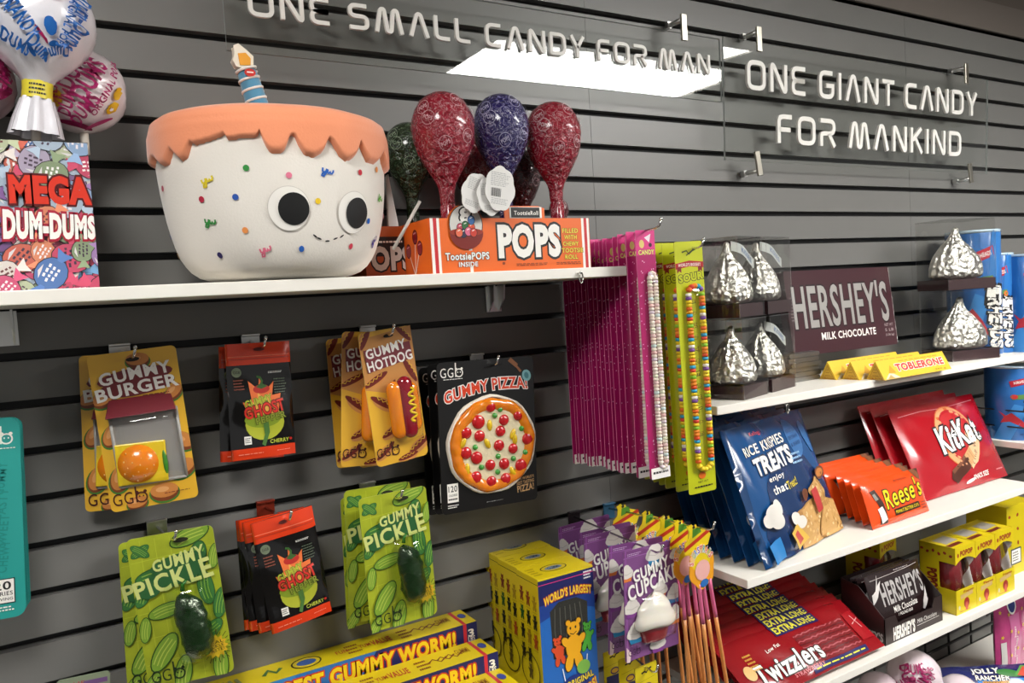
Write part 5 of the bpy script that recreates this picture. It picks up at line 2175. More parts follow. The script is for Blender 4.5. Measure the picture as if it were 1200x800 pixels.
def kiss_box(w, d, h, kr, kd, kh, label, seed, flag, group):
    t = thing('foil_kiss_box', label, 'candy box', group)
    th = .030
    mb = MB()
    for c, s in (((0, -d/2+.001, th/2), (w, .002, th)), ((0, d/2-.001, th/2), (w, .002, th)), ((-w/2+.001, 0, th/2), (.002, d, th)), ((w/2-.001, 0, th/2), (.002, d, th)), ((0, 0, .001), (w, d, .002)), ((0, 0, th-.004), (w-.006, d-.006, .002))):
        mb.box(c, s, COCOA)
    mb.build('brown_tray', t)
    mb = MB()
    e = .0015
    for c, s in (((0, -d/2-e, h/2), (w, .0006, h)), ((0, d/2+e, h/2), (w, .0006, h)), ((-w/2-e, 0, h/2), (.0006, d, h)), ((w/2+e, 0, h/2), (.0006, d, h)), ((0, 0, h-.001), (w, d, .0006))):
        mb.box(c, s, CLEARBOX)
    em = clear('clear_box_edge', 3.2, .15) if not _ce else _ce[0]
    if not _ce:
        _ce.append(em)
    for sx in (-1, 1):
        for sy in (-1, 1):
            mb.box((sx*(w/2+e), sy*(d/2+e), h/2), (.0016, .0016, h), em)
    for sy in (-1, 1):
        mb.box((0, sy*(d/2+e), h-.001), (w, .0016, .0016), em)
    for sx in (-1, 1):
        mb.box((sx*(w/2+e), 0, h-.001), (.0016, d, .0016), em)
    mb.build('clear_cover', t)
    rnd = random.Random(seed)
    ph = [rnd.uniform(0, 6) for _ in range(6)]
    nf = [rnd.choice((9, 11, 13)), rnd.choice((17, 19)), 31]
    prof = [(.55, 0), (.86, .015), (.985, .06), (1, .13), (.985, .22), (.92, .34), (.80, .46), (.64, .57), (.46, .67), (.29, .76), (.20, .84), (.14, .91), (.12, .97), (.05, 1.0)]
    fine = []
    for (r0, z0), (r1, z1) in zip(prof, prof[1:]):
        for q in range(3):
            fine.append((r0+(r1-r0)*q/3, z0+(z1-z0)*q/3))
    fine.append(prof[-1])

    def fx(a, r, z):
        k = 1+.035*math.sin(nf[0]*a+ph[0]+z*3)+.022*math.sin(nf[1]*a+ph[1]-z*5)+.012*math.sin(nf[2]*a+ph[2]+z*17)+.010*math.sin(z*46+ph[3]+5*math.sin(a*3))
        if z < .08:
            k = 1+(k-1)*z/.08
        k = min(k, 1.04)
        return (kr*r*k*math.cos(a)+.004*math.sin(z*7)*z, kd*r*k*math.sin(a), th+kh*z)
    mb = MB()
    mb.lathe(fine, FOIL, 96, fx, cap=True)
    mb.build('foil_kiss', t)
    if flag:
        mb = MB()
        L = kr*1.25

        def ff(a, b_):
            s = a*L
            return (.004+s*.86, -.010-.005*math.sin(a*5)-kd*.55*a, th+kh*.93-s*.62*(.4+a*.6)+(b_-.5)*.022)
        mb.grid(14, 2, ff, M('d5d9d6', .5))
        A = Art(L, .022, lambda x, z, l: tuple(Vector(ff(x/L+.5, z/.022+.5))+Vector((0, -.0008-l, 0))))
        A.text("KISSES", .62, .5, .55, .5, M('7f93b8', .5), bold=.02)
        A.put(mb, cut=.006)
        mb.build('paper_flag', t)
    return t


_ce = []
CLEARBOX = clear('clear_box_plastic', .7, .05, 'fbfbfa', bump=.04, bs=14)


def corner_box(o, w, d, corner, yaw, z):
    """put a box so that its front left foot stands on a measured point"""
    R = Euler((0, 0, yaw)).to_matrix()
    p = Vector((corner[0], corner[1], z))+R @ Vector((w/2, d/2, 0))
    o.location = p
    o.rotation_euler = (0, 0, yaw)


GK = 'foil kisses in clear boxes'
names = {(0, 0): 'clear box with one foil kiss, lower box beside the yellow sour cards',
         (0, 1): 'clear box with one foil kiss, upper box beside the yellow sour cards',
         (1, 0): 'clear box with one foil kiss, lower box next to the maroon chocolate bar',
         (1, 1): 'clear box with one foil kiss, upper box next to the maroon chocolate bar'}
for i, (c, y, w) in enumerate((((1.306, -.237), 15.5, .114), ((1.436, -.2035), 14.8, .120))):
    for j in range(2):
        o = kiss_box(w, .112, .180, .0555, .0535, .132 if j == 0 else .142, names[(i, j)], 3+i*5+j*11, (i, j) != (0, 0), GK)
        corner_box(o, w, .112, (c[0]-.003*j, c[1]), rad(y)[0], ZS2+.183*j)
for j in range(2):
    o = kiss_box(.168, .112, .200, .081, .0535, .150, ('larger clear box with one foil kiss, lower of the two before the blue tubes', 'larger clear box with one foil kiss, upper of the two before the blue tubes')[j], 21+j, False, GK)
    corner_box(o, .168, .112, (2.190-.012*j, -.196), rad(-14.8)[0], ZS2+.203*j)

# ---- big chocolate bar on a stack of flat foil packs
MAR = M('3c1820', .3, coat=.5, bump=.06, bs=14)
t = thing('chocolate_bar', 'giant maroon chocolate bar with silver lettering, leaning above the yellow triangular bars', 'candy bar', 'big chocolate bars', (1.852, -.082, 1.462), rad(-6.5, .2, -1.2))
w, h = .428, .222
mb = MB()
mb.plate(w, h, .026, .006, MAR, M('4a1c24', .35))
A = Art(w, h, front(-.013))
sv = M('b9b6b2', .3, .5)
A.text("HERSHEY'S", .50, .43, .90, .50, sv, bold=.02, out=M('200c10', .4), ow=.05)
A.text('MILK CHOCOLATE', .53, .80, .52, .085, PAPER, bold=.02)
for k, s in enumerate(('NET WT', '5 LB', '(2.26 kg)')):
    A.text(s, .93, .74+.065*k, .085, .035, M('a89a9a', .4))
A.lines_of_print(.02, .3, .055, .6, 8, M('8a7a7c', .4))
A.put(mb)
mb.build('wrapper', t)
mb = MB()
mb.box((w/2+.0035, .001, 0), (.007, .020, h-.006), FOIL)
mb.build('foil_end', t)
SF = M('8f8f8d', .3, .9, bump=.2, bs=70)
for k in range(6):
    mb = MB()
    mb.prism(rrect(.115, .0115, .005), -.055, .055, SF)
    mb.box((-.058, 0, 0), (.002, .1, .0105), M('a8a8a6', .3, .9))
    o = mb.build('flat_foil_bar')
    o.location = (1.648+(-.003, .004, 0, .005, -.002, .003)[k], -.074+.002*(k % 3), ZS2+.0062+.0121*k)
    tag(o, ['lowest', 'second lowest', 'third lowest', 'fourth lowest', 'second highest', 'topmost'][k]+' grey foil bar in the flat stack under the giant maroon bar', 'candy bar', 'flat grey foil bars')

# ---- triangular bars
TY = M('e3bb35', .35, coat=.25)


def tri_bar(label):
    L, s, hh = .288, .050, .046
    t = thing('triangular_chocolate_bar', label, 'candy bar', 'yellow triangular chocolate bars')
    mb = MB()
    q = [(-s/2, 0), (s/2, 0), (0, hh)]
    vs = [(0, y, z) for y, z in q]+[(L, y, z) for y, z in q]
    mb.add(vs, [(0, 1, 2), (3, 5, 4), (0, 3, 4, 1), (1, 4, 5, 2), (0, 2, 5, 3)], TY)
    n = Vector((0, -hh, s/2)).normalized()
    up = Vector((0, s/2, hh)).normalized()
    sl = math.hypot(s/2, hh)
    A = Art(L, sl, lambda x, z, l: tuple(Vector((L/2+x, -s/4, hh/2))+up*z+n*(.0003+l)))
    rd = M('c8321c', .35)
    A.text('TOBLERONE', .58, .48, .70, .34, rd, bold=.05, out=PAPER, ow=.10, shear=.12)
    A.lines_of_print(.3, .12, .9, .2, 1, M('b8862a', .4))
    A.text('360 g', .84, .88, .16, .10, M('8a5a1a', .4))
    A.poly([(.02, .98), (.10, .70), (.16, .76), (.23, .98)], M('d8ccb0', .4))
    A.poly([(.05, .98), (.11, .78), (.15, .98)], M('b89a5a', .4))
    A.poly([(.10, .70), (.16, .30), (.20, .72)], M('c8962a', .35))
    A.put(mb)
    # left end
    A = Art(s, hh, lambda x, z, l: (-.0002-l, -x, hh/2+z))
    br = M('a8741c', .4)
    A.poly([(.16, .86), (.5, .2), (.84, .86)], M('c8962c', .4))
    A.poly([(.24, .82), (.5, .3), (.76, .82)], M('dcae38', .4))
    for k in range(3):
        A.line([(.34+.05*k, .78-.16*k), (.66-.05*k, .78-.16*k)], .0012, br)
    A.text('TOBLERONE', .5, .93, .74, .07, M('a83a1c', .4))
    A.put(mb)
    mb.build('printed_carton', t, .0006)
    return t


tb = tri_bar('front yellow triangular chocolate bar with red lettering, nearest the shelf edge')
tb.location = (1.748, -.255, ZS2)
dup(tb, 'middle yellow triangular chocolate bar of the three', (1.722, -.2045, ZS2))
dup(tb, 'rear yellow triangular chocolate bar, next to the giant maroon bar', (1.700, -.154, ZS2))


# ---- big blue tubes
def blue_tube(r, h, label):
    t = thing('candy_tube', label, 'candy tube', 'giant blue candy tubes')
    mb = MB()
    mb.lathe([(r*.98, 0), (r, .004), (r, h-.004), (r*.98, h)], M('2468b0', .3, coat=.4, var=.06, vs=12), 40, cap=False)
    a0 = -PI/2-.52
    fm = lambda x, z, l: ((r+.0006+l)*math.cos(a0+x/r), (r+.0006+l)*math.sin(a0+x/r), h/2+z)
    W_ = r*3.4
    A = Art(W_, h, fm)
    lb = M('3f86c8', .3)
    A.poly([(.1, 1), (.35, .5), (.5, .55), (.3, 1)], lb)
    A.poly([(.55, .0), (.75, .0), (.6, .5), (.5, .4)], M('2e74ba', .3))
    A.poly([(.30, .19), (.56, .12), (.58, .20), (.32, .27)], M('b82838', .3))
    A.text('AIRHEADS', .44, .195, .2, .035, PAPER, rot=16, bold=.02)
    A.poly([(.32, .38), (.56, .36), (.55, .43), (.33, .44)], M('5f8a4a', .3))
    A.ell(.35, .40, .010, .012, M('c83a3a', .3))
    A.ell(.54, .40, .008, .010, M('d8702a', .3))
    A.poly([(.18, .60), (.26, .66), (.32, .62), (.42, .72), (.52, .86), (.44, .82), (.30, .74), (.20, .76), (.24, .68)], M('b8303a', .3))
    for k, ch in enumerate('AIRHEADS'):
        A.text(ch, .58+.004*k, .45+.066*k, .082, .13, PAPER, rot=-98, bold=.05, out=INK, ow=.12)
    A.lines_of_print(.40, .90, .70, .93, 2, M('1a4480', .35))
    A.put(mb, cut=.02)
    mb.build('printed_tube', t)
    mb = MB()
    mb.lathe([(.001, h), (r*1.0, h), (r*1.0, h-.006), (r*1.012, h-.006), (r*1.012, h+.003), (.001, h+.003)], M('b8d0e0', .2, coat=.6), 40)
    mb.build('clear_cap', t)
    return t


tu = blue_tube(.074, .372, 'tall blue candy tube behind the larger foil kiss boxes')
tu.location = (2.448, -.118, ZS2)
dup(tu, 'tall blue candy tube at the right edge, lower than its neighbour', (2.690, -.150, 1.2815)).scale = (1, 1, .82)
dup(tu, 'tall blue candy tube almost hidden between the two other upper tubes', (2.615, -.078, 1.2815)).scale = (.9, .9, .84)
tl = dup(tu, 'short looking blue candy tube below, standing behind the red candy bags', (2.560, -.165, 1.023))
tl.scale = (1, 1, .6)
tl = dup(tu, 'blue candy tube below at the extreme right edge', (2.722, -.165, 1.023))
tl.scale = (1, 1, .6)
for z in (1.065, 1.115):
    mb = MB()
    mb.tube([(2.49, -.005, z), (2.49, -.235, z), (2.52, -.252, z), (2.80, -.252, z)], .0025, M('15151a', .4), 6)
    tag(mb.build('wire_rail'), ('lower' if z < 1.1 else 'upper')+' black wire rail in front of the lower blue tubes', 'rail')

# ================================================================== middle shelf
# ---- blue treat bags
def treat_bag(label):
    w, h = .372, .312
    t = thing('crispy_treat_bag', label, 'candy bag', 'blue crispy treat bags')
    mb = MB()
    fm = pillow(mb, w, h, .036, M('174a80', .2, coat=.7, bump=.35, bs=24), seed=9, wr=.003, seal=.05)
    A = Art(w, h, fm, .00008, .0008)
    A.rect(.0, .0, .05, 1, M('123a66', .2, coat=.7))
    A.poly([(.40, .30), (.75, .32), (.95, .62), (.98, 1), (.12, 1), (.10, .80), (.22, .5)], M('12305c', .25, coat=.6))
    A.ell(.72, .20, .032, .050, M('3a6aa0', .3), 8)
    for k, s in enumerate(('READY TO', 'DECORATE', '& SHARE')):
        A.text(s, .72, .14+.055*k, .13, .03, M('12305c', .35), rot=2)
    A.ell(.90, .22, .018, .042, M('3a6aa0', .3), 5)
    A.text("Kellogg's", .32, .085, .13, .04, M('d84a4a', .35), bold=.01)
    A.text('RICE KRISPIES', .36, .185, .46, .072, PAPER, rot=3, bold=.015, out=M('12284a', .35), ow=.055, grow=.1)
    A.text('TREATS', .40, .315, .42, .125, PAPER, rot=3, bold=.045, out=M('12284a', .35), ow=.11, grow=.12)
    A.text('enjoy', .36, .44, .14, .05, PAPER, rot=4)
    A.text('that', .36, .52, .13, .06, PAPER, rot=4, bold=.02)
    A.text('Treat!', .50, .515, .15, .06, M('e0c83a', .3), rot=4, bold=.02)
    A.lines_of_print(.60, .30, .74, .40, 3, M('9ac0e0', .35))
    tan, tan2, wh, fl = M('c69a5c', .5, bump=.5, bs=90), M('a87a40', .5), M('ddd8d0', .4), M('d89a78', .45)
    # squares of crisped rice treat, marshmallow puffs and a gift ribbon
    for u, v, s, r in ((.62, .86, .062, 12), (.88, .88, .055, -20), (.76, .64, .032, 30)):
        cx, cz = A._p(u, v)
        c, d = math.cos(math.radians(r)), math.sin(math.radians(r))
        for k, m_ in ((1.08, tan2), (1, tan)):
            A._push([(cx+s*k*(x*c-z*d), cz+s*k*.78*(x*d+z*c)) for x, z in rrect(2, 2, .35)], [tuple(range(24))], m_)
        rn = random.Random(int(u*100))
        for q in range(26):
            A.ell(u+rn.uniform(-.8, .8)*s/w, v+rn.uniform(-.6, .6)*s/h, .0045, .003, M(rn.choice(['dcb67a', 'b88a4c', 'e6c896']), .5), rn.uniform(0, 180), 8)
    for u, v, s in ((.17, .66, 1.1), (.22, .63, 1), (.13, .70, .9), (.19, .72, 1), (.40, .76, .8), (.45, .80, .8)):
        A.ell(u, v, .020*s, .018*s, wh)
    A.poly([(.28, .84), (.40, .80), (.50, .93), (.36, .98)], M('d8b04a', .4))
    A.poly([(.32, .86), (.38, .84), (.44, .92), (.38, .95)], M('b83a38', .4))
    A.poly([(.05, .86), (.18, .83), (.22, .98), (.08, 1)], M('2f7fc0', .35))
    A.poly([(.66, .62), (.72, .60), (.74, .78), (.69, .80)], M('b83a38', .4))
    A.ell(.58, .63, .018, .012, M('6a3a20', .4), 30)
    A.ell(.86, .52, .024, .015, M('6a3a20', .4), 10)
    A.ell(.86, .52, .017, .010, M('c07a3a', .4), 10)
    A.put(mb, cut=(w/22, h/22))
    mb.build('pouch', t)
    return t


def lean(o, w, h, base_l, yaw, tilt, z, lift=.0):
    """stand a bag: its lower left corner on a measured point, leaning back by tilt"""
    R = Euler((tilt, 0, yaw)).to_matrix()
    o.rotation_euler = (tilt, 0, yaw)
    o.location = Vector((base_l[0], base_l[1], z+lift))+R @ Vector((w/2, 0, h/2))


rb = treat_bag('blue crispy treat bag at the front of its row on the middle shelf')
lean(rb, .372, .312, (1.296, -.286), rad(12)[0], rad(-19)[0], ZS3, .003)
for k, c in enumerate(((1.283, -.249), (1.276, -.214), (1.268, -.180), (1.260, -.146), (1.250, -.112))):
    o = dup(rb, 'blue crispy treat bag, %s from the front of its row, edge showing' % ORD[k+1])
    lean(o, .372, .312, c, rad(12-k)[0], rad(-19)[0]+.01*k, ZS3, .003+.002*k)


# ---- orange peanut butter cup packs
def cup_pack(label):
    w, h = .242, .114
    t = thing('peanut_butter_cup_pack', label, 'candy pack', 'orange peanut butter cup packs')
    mb = MB()
    fm = pillow(mb, w, h, .021, M('dd4a12', .25, coat=.6, bump=.25, bs=30), seed=2, wr=.0012, seal=.04)
    A = Art(w, h, fm, .00008, .0008)
    A.text("Reese's", .60, .42, .66, .42, M('ecd21e', .3), rot=4, bold=.012, out=M('2a1208', .35), ow=.055, shear=.15)
    A.poly([(.36, .72), (.82, .70), (.83, .84), (.37, .86)], M('2a1208', .35))
    A.text('PEANUT BUTTER CUPS', .595, .78, .42, .07, M('ecd21e', .3), rot=1)
    A.text('MILK CHOCOLATE', .62, .13, .22, .035, M('7a240a', .35))
    A.ell(.97, .02, .030, .024, M('4a2414', .35), -40)
    A.ell(.93, .10, .024, .010, M('7a4a2c', .4), -40)
    A.poly([(.08, .22), (.16, .20), (.22, .5), (.25, .96), (.13, .96), (.16, .6)], M('3a2418', .35))
    A.poly([(.12, .62), (.19, .58), (.24, .88), (.16, .95)], PAPER)
    A.poly([(.10, .30), (.14, .28), (.17, .42), (.12, .44)], M('8a8a80', .35))
    A.lines_of_print(.86, .72, .96, .9, 3, M('7a240a', .35))
    A.put(mb, cut=(w/22, h/22))
    mb.build('pouch', t)
    return t


rc = cup_pack('orange peanut butter cup pack at the front of its row, beside the red bags')
lean(rc, .242, .114, (1.706, -.262), rad(.5)[0], rad(-17)[0], ZS3, .002)
for k in range(6):
    o = dup(rc, 'orange peanut butter cup pack, %s from the front of its row' % ORD[k+1])
    lean(o, .242, .114, (1.706+(.006*(k+1)) % .02-.004, -.262+.026*(k+1)), rad((1, -1, 2, 0, 1, -1)[k])[0], rad(-17)[0], ZS3, .002+.003*(k+1))


# ---- red wafer bags
def wafer_bag(label):
    w, h = .428, .262
    t = thing('wafer_candy_bag', label, 'candy bag', 'red wafer candy bags')
    mb = MB()
    red = M('a80d1c', .22, coat=.7, bump=.3, bs=18)
    fm = pillow(mb, w, h, .034, red, seed=5, wr=.002, seal=.05)
    A = Art(w, h, fm, .00008, .0008)
    A.line([(.06, .10), (.3, .085), (.55, .10), (.94, .075)], .002, M('d88a90', .25))
    cx, cy = .56, .44
    A.ell(cx, cy, .096, .094, M('c8602a', .3), 0, 40)
    A.ell(cx, cy, .093, .091, M('e0a070', .3), 0, 40)
    A.ell(cx+.01, cy-.01, .080, .079, M('a81420', .3), 0, 40)
    A.ell(cx-.005, cy-.02, .070, .068, M('b8282a', .3), 0, 40)
    A.poly([(.66, .40), (.78, .42), (.77, .58), (.68, .76), (.58, .82), (.60, .66)], M('dcb68c', .35))
    A.text('Crisp Wafers', .705, .59, .27, .065, M('4a1a12', .35), rot=57, bold=.01)
    ch = M('4a2418', .35)
    A.poly([(.32, .86), (.36, .78), (.56, .64), (.66, .70), (.56, .80), (.38, .93)], ch)
    A.poly([(.36, .78), (.56, .64), (.58, .66), (.37, .82)], M('7a4a34', .35))
    A.poly([(.55, .66), (.63, .58), (.66, .70), (.58, .79)], M('c89a6a', .35))
    for k in range(3):
        A.line([(.565+.025*k, .67-.025*k), (.60+.02*k, .77-.03*k)], .0012, M('8a5a34', .35))
    A.text('Kit', .445, .44, .215, .27, PAPER, rot=4, bold=.035, out=INK, ow=.085, shear=.05)
    A.text('Kat', .685, .40, .25, .27, PAPER, rot=4, bold=.035, out=INK, ow=.085, shear=.05)
    A.text('SNACK SIZE', .66, .905, .20, .05, PAPER, rot=2, bold=.02)
    A.ell(.53, .935, .020, .005, PAPER, 10)
    A.lines_of_print(.86, .88, .96, .91, 1, M('e08a90', .3))
    A.put(mb, cut=(w/22, h/22))
    mb.build('pouch', t)
    return t


kk = wafer_bag('red wafer candy bag at the front of its row, far right of the middle shelf')
lean(kk, .412, .258, (2.026, -.204), 0, rad(-23)[0], ZS3, .004)
for k, (dx, dy) in enumerate(((-.018, .042), (-.036, .082))):
    o = dup(kk, 'red wafer candy bag, %s of three on the middle shelf' % ('middle', 'rearmost')[k])
    lean(o, .412, .258, (2.026+dx, -.204+dy), 0, rad(-23+k*3)[0], ZS3, .006+.004*k)


# ================================================================== lower shelf
def twist_pack(label):
    w, h = .452, .146
    t = thing('licorice_twist_pack', label, 'candy pack', 'red licorice twist packs')
    mb = MB()
    red = M('8a1018', .22, coat=.7, bump=.3, bs=24)
    fm = pillow(mb, w, h, .024, red, seed=12, wr=.0016, seal=.03)
    A = Art(w, h, fm, .00008, .0008)
    A.rect(.47, .32, .86, .86, M('7a2226', .25, coat=.7))
    for k in range(9):
        v = .34+.058*k
        A.line([(.47+.39*q/20, v+.012*math.sin(q*2.6+k)) for q in range(21)], .0028, M(('a85058', '5a1418')[k % 2], .3))
    A.rect(.38, .03, .72, .24, M('1f1c58', .3, coat=.5))
    A.text('EXTRA LONG', .55, .135, .31, .13, M('d8d43a', .3), bold=.04)
    A.rect(.44, .87, .87, .97, M('1f1c58', .3, coat=.5))
    A.lines_of_print(.46, .90, .85, .945, 1, M('d8d43a', .3), False)
    A.text('Twizzlers', .33, .68, .48, .30, PAPER, rot=2, bold=.025, out=INK, ow=.065, shear=.1)
    A.text('STRAWBERRY', .42, .885, .22, .06, M('d87a80', .35))
    A.text('Low Fat', .30, .38, .10, .06, PAPER, rot=6)
    A.ell(.075, .60, .014, .018, M('d8b070', .35))
    A.lines_of_print(.10, .30, .16, .62, 5, M('c89a3a', .35))
    A.poly([(.88, .30), (.97, .25), (.99, .8), (.88, .8)], M('a01a22', .22, coat=.7))
    A.line([(.90, .5), (.97, .42)], .002, M('e0a8a8', .3))
    A.line([(.93, .35), (.95, .6)], .002, M('e0a8a8', .3))
    A.put(mb, cut=(w/22, h/22))
    mb.build('pouch', t)
    return t


tw = twist_pack('red licorice twist pack at the front, its white lettering cut by the bottom edge')
tw.location, tw.rotation_euler = (1.466, -.232, .684), rad(-58, 0, 0)
for k in range(7):
    o = dup(tw, 'red licorice twist pack, %s from the front of the leaning row' % ORD[k+1])
    o.location = (1.466+.004*((k+1) % 3), -.232+.0285*(k+1), .684+.006*(k+1))
    o.rotation_euler = rad(-58+1.5*(k+1), 0, (0, 1, -1, .5, 0, -1, 1)[k])

# ---- tray of one-pound bars
DKB = M('2b1d1d', .4, coat=.2)
tr = thing('bar_display_tray', 'dark brown open tray of chocolate bars on the lower shelf', 'display tray', None, (1.8405, -.2175, ZS4))
w, d = .247, .122
mb = MB()
mb.box((0, 0, .001), (w, d, .002), DKB)
mb.box((0, d/2-.001, .07), (w, .002, .14), DKB)
for sx in (-1, 1):
    q = [(-d/2, 0), (d/2, 0), (d/2, .14), (.01, .132), (-d/2, .068)]
    vs = [(sx*(w/2-.001)+e, y, z) for e in (-.001, .001) for y, z in q]
    mb.add(vs, [tuple(range(5)), tuple(range(9, 4, -1))]+[(i, i+5, (i+1) % 5+5, (i+1) % 5) for i in range(5)], DKB)
mb.prism([(-w/2, 0), (w/2, 0), (w/2, .068), (w/2-.035, .068), (w/2-.045, .045), (-w/2+.055, .045), (-w/2+.045, .066), (-w/2, .068)], -d/2, -d/2+.002, DKB)
A = Art(w, .068, lambda x, z, l: (x, -d/2-.0003-l, z+.034))
A.text("HERSHEY'S", .32, .68, .36, .46, PAPER, bold=.05)
A.text('Milk Chocolate', .72, .60, .34, .16, PAPER, bold=.0)
A.line([(.54, .76), (.93, .74)], .001, PAPER)
A.put(mb)
A = Art(d, .1, lambda x, z, l: (-w/2-.0003-l, -x, z+.05))
A.text("HERSHEY'S", .6, .82, .7, .2, M('b0a8a4', .4), bold=.04)
A.put(mb)
mb.build('carton', tr)


def pound_bar(label):
    w, h = .228, .128
    t = thing('chocolate_bar', label, 'candy bar', 'chocolate bars in the dark tray')
    mb = MB()
    fm = pillow(mb, w, h, .020, M('241617', .25, coat=.6, bump=.15, bs=20), seed=14, wr=.0012, seal=.04)
    A = Art(w, h, fm, .00008, .0008)
    A.line([(.06, .10), (.5, .085), (.95, .06)], .0012, M('b0a8a4', .3))
    A.lines_of_print(.5, .03, .8, .06, 1, M('9a9290', .35))
    A.text("HERSHEY'S", .54, .40, .76, .42, M('aaa6a4', .3), bold=.03, rot=1)
    A.text('Milk Chocolate', .52, .74, .44, .12, PAPER, rot=1, bold=.01)
    A.text('1 POUND BAR', .50, .865, .26, .06, PAPER)
    wh = M('cfcac6', .35)
    A.poly([(.02, .55), (.03, .36), (.09, .30), (.20, .02), (.14, .22), (.22, .14), (.10, .42)], wh)
    A.poly([(.84, .95), (.86, .80), (.96, .52), (.95, .80), (.98, .78), (.88, .98)], wh)
    A.put(mb, cut=(w/22, h/22))
    mb.build('wrapper', t)
    return t


pb = pound_bar('front chocolate bar with silver lettering in the dark brown tray')
lean(pb, .228, .128, (1.727, -.252), 0, rad(-16)[0], ZS4, .030)
for k in range(3):
    o = dup(pb, 'chocolate bar %s from the front in the dark brown tray' % ORD[k+1])
    lean(o, .228, .128, (1.727+.003*k, -.252+.023*(k+1)), 0, rad(-16+k)[0], ZS4, .022-.006*k)


# ---- yellow window boxes of red candy
def window_box(label):
    w, d, h = .0965, .10, .182
    t = thing('window_candy_box', label, 'candy box', 'yellow window candy boxes')
    mb = MB()
    Yb = M('d6c012', .35, coat=.2)
    e = .0015
    mb.box((0, d/2-e, h/2), (w, e, h), Yb)
    mb.box((0, 0, e), (w, d, e), Yb)
    mb.box((0, 0, h-e), (w, d, e), Yb)
    for sx in (-1, 1):
        x = sx*(w/2-e/2)
        mb.box((x, .022, h/2), (e, d-.046, h), Yb)
        mb.box((x, -d/2+.023, .033), (e, .046, .066), Yb)
        mb.box((x, -d/2+.023, h-.022), (e, .046, .044), Yb)
    mb.box((0, -d/2+e/2, .033), (w, e, .066), Yb)
    n = 12
    out = [(-w/2, h), (-w/2, h-.046)]+[(-w/2+w*q/n, h-.046+.014*math.sin(PI*q/n)) for q in range(1, n)]+[(w/2, h-.046), (w/2, h)]
    mb.prism(out, -d/2, -d/2+e, Yb)
    A = Art(w, h, lambda x, z, l: (x, -d/2-.0002-l, z+h/2))
    rdx = M('9a2a22', .35)
    A.text('POPOP', .55, .105, .60, .075, rdx, bold=.05, rot=0)
    A.ell(.14, .12, .004, .006, rdx)
    A.text('Popop', .62, .69, .5, .04, rdx, bold=.03)
    A.poly([(.2, .72), (.8, .70), (.82, .76), (.22, .79)], M('c8a86a', .4))
    A.ell(.5, .86, .013, .014, rdx)
    A.ell(.5, .91, .007, .012, M('c85a4a', .4))
    A.lines_of_print(.15, .955, .7, .975, 1, rdx)
    A.ell(.14, .90, .004, .006, M('d8d2c0', .4))
    A.put(mb)
    A = Art(d, h, lambda x, z, l: (-w/2-.0002-l, -x, z+h/2))
    for k in range(6):
        A.ell(.08+.16*k, .10+.03*(k % 2), .005, .004, rdx, 40*k, 8)
    A.text('POPOP', .36, .55, .62, .14, M('7a1f18', .35), rot=-88, bold=.06)
    A.put(mb)
    A = Art(w, d, lambda x, z, l: (x, z, h-e/2+l))
    A.poly([(.2, .25), (.85, .2), (.85, .62), (.2, .66)], M('a09a94', .3))
    A.poly([(.05, .72), (.7, .70), (.7, .84), (.05, .86)], M('6a2018', .35))
    A.put(mb)
    mb.build('carton', t)
    mb = MB()
    rr = M('7a2026', .25, coat=.7, bump=.6, bs=60)

    def cy(a, r, z):
        k = 1+.05*math.sin(13*a+z*40)
        return (-.010+r*k*math.cos(a), -.012+r*k*.9*math.sin(a), z)
    mb.lathe([(.022, .052), (.030, .062), (.032, .10), (.029, .14), (.018, .152), (.001, .154)], rr, 40, cy)
    mb.build('red_candy', t)
    mb = MB()
    mb.grid(8, 14, lambda a, b: (-w/2+.004+(w-.008)*a, -d/2+.004-.004*math.sin(a*9+b*7)*math.sin(PI*b), .062+.078*b), FILM)
    mb.grid(6, 14, lambda a, b: (.020+.024*a, -d/2+.012+.010*math.sin(a*5+b*6), .055+.085*b), M('c9c2bd', .25, coat=.5, bump=.3, bs=40))
    mb.build('wrinkled_film', t)
    return t


wbx = window_box('yellow window box of red candy, left of the three beside the dark tray')
wbx.location = (2.0645, -.236, ZS4)
dup(wbx, 'yellow window box of red candy, middle of the three', (2.1625, -.236, ZS4))
dup(wbx, 'yellow window box of red candy, right of the three', (2.2605, -.236, ZS4))
dup(wbx, 'yellow window box in shade behind the dark chocolate tray', (1.955, -.080, ZS4), rad(0, 0, 8))
t = thing('candy_box', 'large plain yellow box at the right edge beside the window boxes', 'candy box', None, (2.46, -.17, ZS4))
mb = MB()
mb.box((0, 0, .105), (.15, .12, .21), M('d0bc12', .35, coat=.2))
A = Art(.15, .21, lambda x, z, l: (x, -.06-l, z+.105))
for k in range(9):
    A.ell(.1+.3*(k % 3), .15+.2*(k//3), .007, .005, M('9a2a22', .35), 40*k, 8)
A.rect(.12, .62, .5, .85, M('2a3a4a', .4))
A.rect(.15, .64, .47, .83, PAPER)
A.lines_of_print(.18, .66, .44, .81, 4, INK)
A.put(mb)
mb.build('printed_carton', t, .0008)

